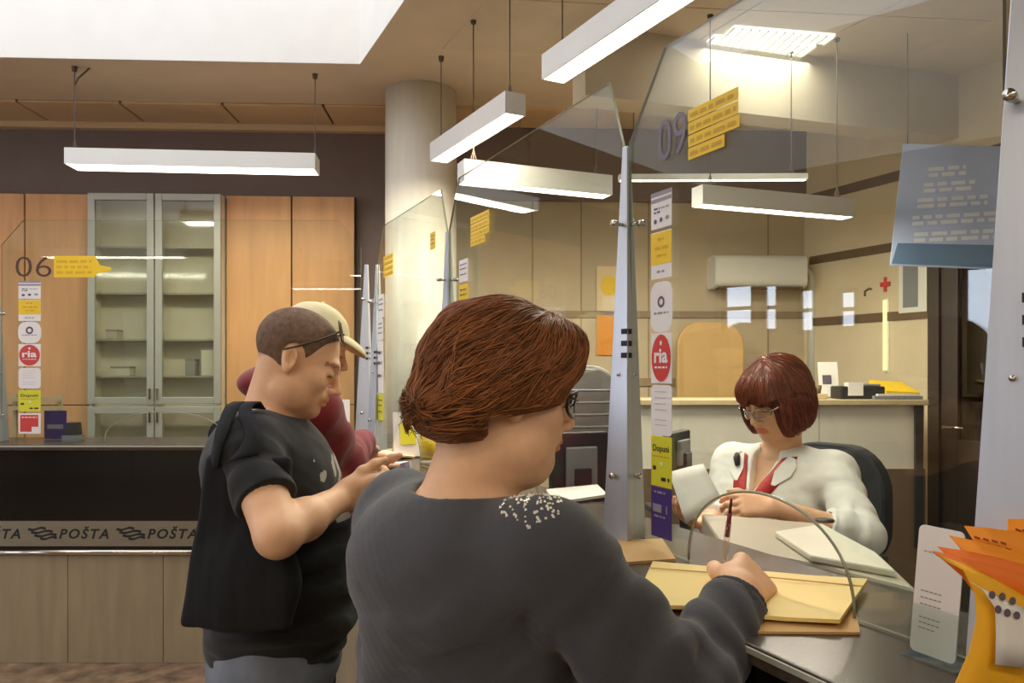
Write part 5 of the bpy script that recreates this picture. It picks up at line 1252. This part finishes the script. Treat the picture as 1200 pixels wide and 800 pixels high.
    for k, (xa, xb) in enumerate(((-.600, -.60), (-.545, -.575))):
        g = []
        pts = [(xa, 1.60, 1.345), (xa+.01*k, 1.585+.01*k, 1.40), (xb, 1.640, 1.46), (xb+.01, 1.680, 1.472), (xb+.01, 1.712, 1.450)]
        pa = np.array(pts); tt = np.linspace(0, len(pts)-1, 22); pi = np.stack([np.interp(tt, range(len(pts)), pa[:, q]) for q in range(3)], 1)
        for it in range(3): pi[1:-1] = (pi[:-2]+2*pi[1:-1]+pi[2:])/4
        for p in pi:
            row = []
            for dx in (-.015, 0, .015):
                q = np.array((p[0]+dx, p[1], p[2]), f32)[None]
                for it in range(4): q = q-np.minimum(G(q)-.006, 0)[:, None]*grad(G, q)
                row.append(tuple(q[0]-np.array(bb)))
            g.append(row)
        MB().sheet(g, .004).build('strap', bm, bg, True)

# ============ person in the cap
def cap_person():
    base = (-.70, 2.45, 0); bz = np.array(base); r = person('person in a cream cap and maroon jacket behind the man in black', base)
    HC, HR = (-.640, 2.47, 1.610), rotm(22, -16, 0); Rb = rotm(32)
    H = lambda x, y, z: np.array(HC)+HR @ np.array((x, y, z))
    sR, sL = V3(-.600, 2.31, 1.425), V3(-.80, 2.63, 1.425); eR, wR = V3(-.545, 2.50, 1.245), V3(-.535, 2.76, 1.285); eL, wL = V3(-.72, 2.86, 1.20), V3(-.58, 2.98, 1.22)
    nb = V3(-.70, 2.46, 1.46); O = (-.70, 2.46)
    parts = [((0, 0, 1.32), (.125, .18, .16)), ((.03, 0, 1.08), (.15, .18, .19)), ((0, 0, .88), (.15, .18, .15))]
    hips = [V3(-.65, 2.37, .86), V3(-.75, 2.54, .86)]; kn = [V3(-.63, 2.38, .48), V3(-.73, 2.55, .48)]; an = [V3(-.66, 2.36, .08), V3(-.76, 2.53, .08)]
    F = Field(); F.add(inframe(head_field(False, .3), HC, HR)); F.add(cone(H(-.03, 0, -.05), nb, .058, .066), .03); tor(F, O, Rb, parts, .05, -.014)
    for s_, e, w in ((sR, eR, wR), (sL, eL, wL)): F.add(cone(s_, e, .05, .044), .03); F.add(cone(e, w, .042, .028), .02)
    legs(F, hips, kn, an, fd=(.85, .53)); hand(F, wR, (.12, .93, -.33), (.35, .25, .9), 1, curls=((30, 40, 25), (38, 45, 25), (45, 45, 25), (50, 45, 25)), s=1.02); hand(F, wL, (.9, .25, -.2), (.1, .2, .95), -1, curl=(30, 35, 25))
    organic('body', F, (-1.1, 2.0, 0), (-.3, 3.2, 1.78), .005, m_skin, r, base, paint=lambda P: lips_paint(P, HC, HR, stub=(.6, .55, .5)))
    G = Field(); tor(G, O, Rb, parts[:2], .06, .022)
    for s_, e, w in ((sR, eR, wR), (sL, eL, wL)): G.add(cone(nb-V3(0, 0, .05), s_, .07, .075), .06); G.add(cone(s_, e, .076, .066), .05); G.add(cone(e, w, .064, .047), .03)
    G.add(cone(nb-V3(0, 0, .02), H(-.045, 0, -.075), .085, .080), .03); G.sub(cone(nb+V3(0, 0, .0), H(-.02, 0, -.01), .066, .074), .008)
    G.add(ell((-.775, 2.42, 1.50), (.085, .10, .050)), .05)
    for a, b, k in ((sR, eR, 61), (eR, wR, 62)): G.disp(fold(a, b, .0035, 2.4, .08, k, 3.2))
    G.disp(lambda P: .004*wob(P, 15, 63)); G.cut(plane((0, 0, .98), (0, 0, -1)), .01)
    for e, w in ((eR, wR), (eL, wL)):
        d = (w-e)/np.linalg.norm(w-e); c0 = w-d*.004; G.ops.append((2, (lambda P, c0=c0, d=d: np.where(((P-c0) @ d > 0) & (np.linalg.norm(P-c0, axis=1) < .15), (P-c0) @ d, -1.0).astype(f32)), 0))
    organic('jacket', G, (-1.1, 2.0, .9), (-.3, 3.2, 1.66), .0048, mat('maroon_fleece', (124, 26, 32), .85, var=.12, bump=.25, bscale=200, sheen=.2), r, base)
    T = Field(); tor(T, O, Rb, [((.03, 0, 1.0), (.155, .185, .14)), ((0, 0, .88), (.15, .18, .15))], .05, .012); legs(T, hips, kn, an, infl=.018, feet=False); T.cut(plane((0, 0, .06), (0, 0, -1)), 0)
    organic('trousers', T, (-1.1, 2.0, .03), (-.3, 3.1, 1.16), .007, mat('black_trousers', (30, 30, 36), .9), r, base)
    sh = Field()
    for a in an: sh.add(cone((a[0]-.04, a[1]-.02, .05), (a[0]+.15, a[1]+.09, .04), .05, .042), .0)
    sh.cut(plane((0, 0, .004), (0, 0, -1)), 0); organic('shoes', sh, (-1.1, 2.0, -.02), (-.3, 3.0, .12), .006, MATS['dark_shoe'], r, base)
    hh = Field(); hh.add(ell((-.022, 0, .02), (.100, .083, .085))); hh.sub(ell((.09, 0, -.03), (.09, .12, .09)), .01); hh.cut(plane((0, 0, -.055), (0, 0, -1)), .01); hh.cut(plane((0, 0, .05), (0, 0, 1)), .01); hh.disp(lambda q: .002*wob(q, 120, 3))
    organic('hair', inframe(hh, HC, HR), np.array(HC)-.2, np.array(HC)+.2, .0045, mat('grey_hair', (128, 122, 116), .7, var=.3, scale=60), r, base)
    cp = Field(); cp.add(ell((-.010, 0, .052), (.112, .092, .098))); cp.cut(plane((0, 0, .042), (-.12, 0, -1)), .004); cp.disp(lambda q: .0012*wob(q, 60, 5))
    cm = mat('cream_cotton', (222, 210, 168), .85, var=.05, bump=.2, bscale=300)
    co_ = organic('cap', inframe(cp, HC, HR), np.array(HC)-.2, np.array(HC)+.2, .004, cm, r, base)
    br = Field(); br.add(ell((.090, 0, .040), (.085, .078, .030), rotm(0, -16))); br.sub(ell((.084, 0, .020), (.10, .09, .036), rotm(0, -16)), .002); br.cut(plane((.07, 0, 0), (-1, 0, 0)), .004)
    organic('cap_brim', inframe(br, HC, HR), np.array(HC)-.24, np.array(HC)+.24, .003, cm, co_, base)
    MB().cyl(tuple(H(-.01, 0, .148)-bz), tuple(H(-.01, 0, .155)-bz), .008, .005, 10).build('cap_button', cm, co_, True)

# ============ clerk
def clerk():
    base = (.875, 2.52, .2); bz = np.array(base); r = person('seated clerk in a white shirt with a red scarf reading a paper', base)
    HC, HR = (.842, 2.46, 1.452), rotm(208, -24, 0); Rb = rotm(214)
    H = lambda x, y, z: np.array(HC)+HR @ np.array((x, y, z))
    sL, sR = V3(.990, 2.36, 1.225), V3(.755, 2.63, 1.225); eL, wL = V3(.985, 2.16, 1.075), V3(.730, 2.165, 1.155); eR, wR = V3(.66, 2.50, 1.06), V3(.585, 2.29, 1.085)
    nb = V3(.880, 2.505, 1.275); O = (.885, 2.51)
    parts = [((0, 0, 1.14), (.125, .178, .15)), ((.075, 0, 1.10), (.085, .145, .085)), ((.03, 0, .95), (.15, .18, .17)), ((0, 0, .82), (.17, .20, .13))]
    kn = [V3(.70, 2.20, .76), V3(.55, 2.40, .76)]; an = [V3(.68, 2.20, .30), V3(.53, 2.40, .30)]; hips = [V3(.92, 2.42, .80), V3(.79, 2.58, .80)]
    F = Field(); F.add(inframe(head_field(True, .3), HC, HR)); F.add(cone(H(-.03, 0, -.06), nb, .052, .058), .03); tor(F, O, Rb, parts, .05, -.014)
    for s_, e, w in ((sR, eR, wR), (sL, eL, wL)): F.add(cone(nb-V3(0, 0, .03), s_, .048, .048), .04); F.add(cone(s_, e, .047, .042), .03); F.add(cone(e, w, .040, .026), .02)
    legs(F, hips, kn, an, feet=False)
    for a in an: F.add(cone((a[0], a[1], .25), (a[0]-.12, a[1]-.08, .235), .035, .03), .03)
    hand(F, wL, (-.97, .03, .06), (-.05, -.80, .55), -1, curls=((28, 35, 20), (34, 40, 25), (40, 42, 25), (45, 45, 25)), s=.95, thumb=(.7, .5, -.35)); hand(F, wR, (-.80, -.45, .18), (-.15, .2, -.95), 1, curls=((25, 30, 20), (28, 32, 20), (30, 35, 20), (35, 35, 20)), s=.93, thumb=(.6, .6, -.3))
    organic('body', F, (.3, 1.9, .2), (1.3, 2.95, 1.62), .0036, m_skin, r, base, paint=lambda P: lips_paint(P, HC, HR, lip=(.80, .42, .42), brow=(.45, .28, .2), blush=(1.0, .84, .8)))
    G = Field(); tor(G, O, Rb, parts[:3], .06, .012)
    for s_, e, w in ((sR, eR, wR), (sL, eL, wL)): G.add(cone(nb-V3(0, 0, .05), s_, .058, .060), .06); G.add(cone(s_, e, .063, .058), .04); G.add(cone(e, (e*.55+w*.45), .056, .050), .03)
    G.disp(lambda P: .0018*wob(P, 17, 71)+.0010*wob(P, 55, 72)); G.disp(fold(sL, eL, .0036, 2.6, .08, 73, 2.2)); G.disp(fold(eL, wL, .003, 4, .07, 74))
    fw = Rb @ np.array((1, 0, 0)); lf = Rb @ np.array((0, 1, 0))
    G.sub(cone(H(-.03, 0, -.05), nb-V3(0, 0, .02), .064, .068), .008)
    v0 = nb+V3(*(fw*.075))-V3(0, 0, .02); v1 = nb+V3(*(fw*.150))-V3(0, 0, .16); G.sub(cone(v0, v1, .045, .012), .01)
    G.cut(plane((0, 0, .82), (0, 0, -1)), .01)
    for e, w in ((eR, wR), (eL, wL)):
        d = (w-e)/np.linalg.norm(w-e); c0 = e+(w-e)*.38; G.ops.append((2, (lambda P, c0=c0, d=d: np.where(((P-c0) @ d > 0) & (np.linalg.norm(P-c0, axis=1) < .10), (P-c0) @ d, -1.0).astype(f32)), 0))
    ws = mat('white_shirt', (242, 239, 230), .8, var=.03, bump=.15, bscale=300)
    so = organic('shirt', G, (.3, 1.9, .78), (1.3, 2.95, 1.40), .0036, ws, r, base)
    # collar wings and the scarf lying along the opening
    def on_front(y, z, lift):                  # point of the shirt front, found from in front
        p = (np.array((O[0], O[1], 0))+fw*.35+lf*y+np.array((0, 0, nb[2]+z)))[None].astype(f32)
        for i in range(40): p = p-fw[None]*np.clip(G(p), -.02, .05)[:, None]*.7
        p = p[0]; return tuple(p+fw*lift-bz)
    def patch(name, rows, lift, th, m, par):
        MB().sheet([[on_front(y, z, lift) for y, z in row] for row in rows], th).build(name, m, par, name != 'collar')
    rm = mat('red_scarf', (176, 32, 30), .6, var=.08, bump=.1)
    for s in (-1, 1):
        rows = []
        for i in range(9):
            u = i/8; yc = s*(.080-.068*u**1.1); z = -.006-.165*u; wd = .017+.008*math.sin(u*3.1)
            rows.append([(yc+s*wd*1.4, z+.004), (yc, z+.001), (yc-s*wd*.9, z-.004)] if s < 0 else [(yc-s*wd*.9, z-.004), (yc, z+.001), (yc+s*wd*1.4, z+.004)])
        patch('scarf', rows, .005, .003, rm, r)
        rows = [[(s*(.082+.022*v), -.002-.008*v) for v in (0, .5, 1)], [(s*(.070+.044*v), -.022-.012*v) for v in (0, .5, 1)], [(s*(.058+.050*v), -.050-.010*v) for v in (0, .5, 1)], [(s*(.064+.012*v), -.088-.002*v) for v in (0, .5, 1)]]
        if s > 0: pass
        else: rows = [list(reversed(q)) for q in rows]
        patch('collar', rows, .008, .0018, ws, so)
    S_ = Field(); kp = np.array(on_front(0, -.165, .006))+bz
    S_.add(ell(kp, (.012, .020, .022), Rb), .012); S_.add(cone(kp-V3(0, 0, .01), kp+V3(*(lf*.008))-V3(0, 0, .07), .012, .020), .012)
    organic('scarf_knot', S_, kp-.12, kp+.12, .0035, rm, r, base)
    MB().tube([on_front(-.104, -.010, .012), on_front(-.096, -.022, .012), on_front(-.082, -.044, .012)], [.008, .012, .009], 8).build('collar_patch', mat('navy_patch', (24, 24, 34), .7), so, True)
    T = Field(); tor(T, O, Rb, [((0, 0, .82), (.17, .20, .11))], .05, .006); legs(T, hips, kn, an, infl=.012, feet=False); organic('skirt', T, (.3, 1.9, .2), (1.3, 2.95, .98), .007, mat('navy_cloth', (34, 36, 48), .9), r, base)
    # bob
    h = Field(); h.add(ell((-.016, 0, .050), (.112, .094, .086)), .03); h.add(ell((-.05, 0, -.01), (.082, .090, .095)), .04)
    for s in (-1, 1): h.add(ell((-.005, s*.076, -.035), (.070, .026, .080)), .03); h.add(ell((.045, s*.070, -.050), (.030, .018, .060)), .03)
    h.add(ell((.072, 0, .060), (.036, .068, .038)), .03); h.add(ell((.088, 0, .038), (.020, .058, .024)), .02)
    h.sub(ell((.125, 0, -.060), (.075, .058, .090)), .012); h.cut(plane((0, 0, -.112), (.15, 0, -1)), .015)
    h.disp(lambda P: .003*wob(P*V3(1, 1, .4), 50, 13)+.0015*wob(P*V3(1, 1, .3), 130, 16))
    hw = inframe(h, HC, HR); hm = mat('chestnut_hair', (130, 58, 36), .42, var=.22, scale=30, stretch=(3, 3, 1), attr='tint')
    hb = organic('hair', hw, np.array(HC)-.22, np.array(HC)+.22, .0034, hm, r, base, paint=lambda P: np.full((len(P), 3), .7, f32))
    inv = lambda P: (P-np.array(HC, f32)) @ HR
    roots = surface_points(hw, H(-.01, 0, .03), .15, 2600, 18, lambda P: (inv(P)[:, 2] > -.06))
    def flow(P, u):
        q = inv(P); d = q-V3(.0, .01, .15); d[:, 2] = d[:, 2]*.9-.06; return (d/np.linalg.norm(d, axis=1, keepdims=True)) @ HR.T
    strands('hair_strands', hw, roots, flow, 8, .011, .0015, hm, hb, base, .002, 13)
    glasses('glasses', HC, HR, r, base, mat('silver_frame', (170, 160, 150), .25, .9), MATS['lens_clear'], .025, .016, x=.118, z=-.006)
    # paper sheets in the hands
    pp = thing('paper', 'sheet of paper held up by the clerk', 'paper', at(814, 578, 2.13)); c = Vector(at(814, 578, 2.13)); g = []
    Q = [Vector(at(x, y, Y))-c for x, y, Y in ((784, 553, 2.16), (824, 543, 2.22), (845, 583, 2.13), (804, 614, 2.06))]
    for i in range(5):
        u = i/4; g.append([tuple((Q[0]*(1-u)+Q[3]*u)*(1-v)+(Q[1]*(1-u)+Q[2]*u)*v+Vector((0, .006*math.sin(v*3.1), 0))) for v in (0, .25, .5, .75, 1)])
    MB().sheet(g, .0012).build('sheet', m_paper, pp, True)
woman(); man(); cap_person(); clerk()
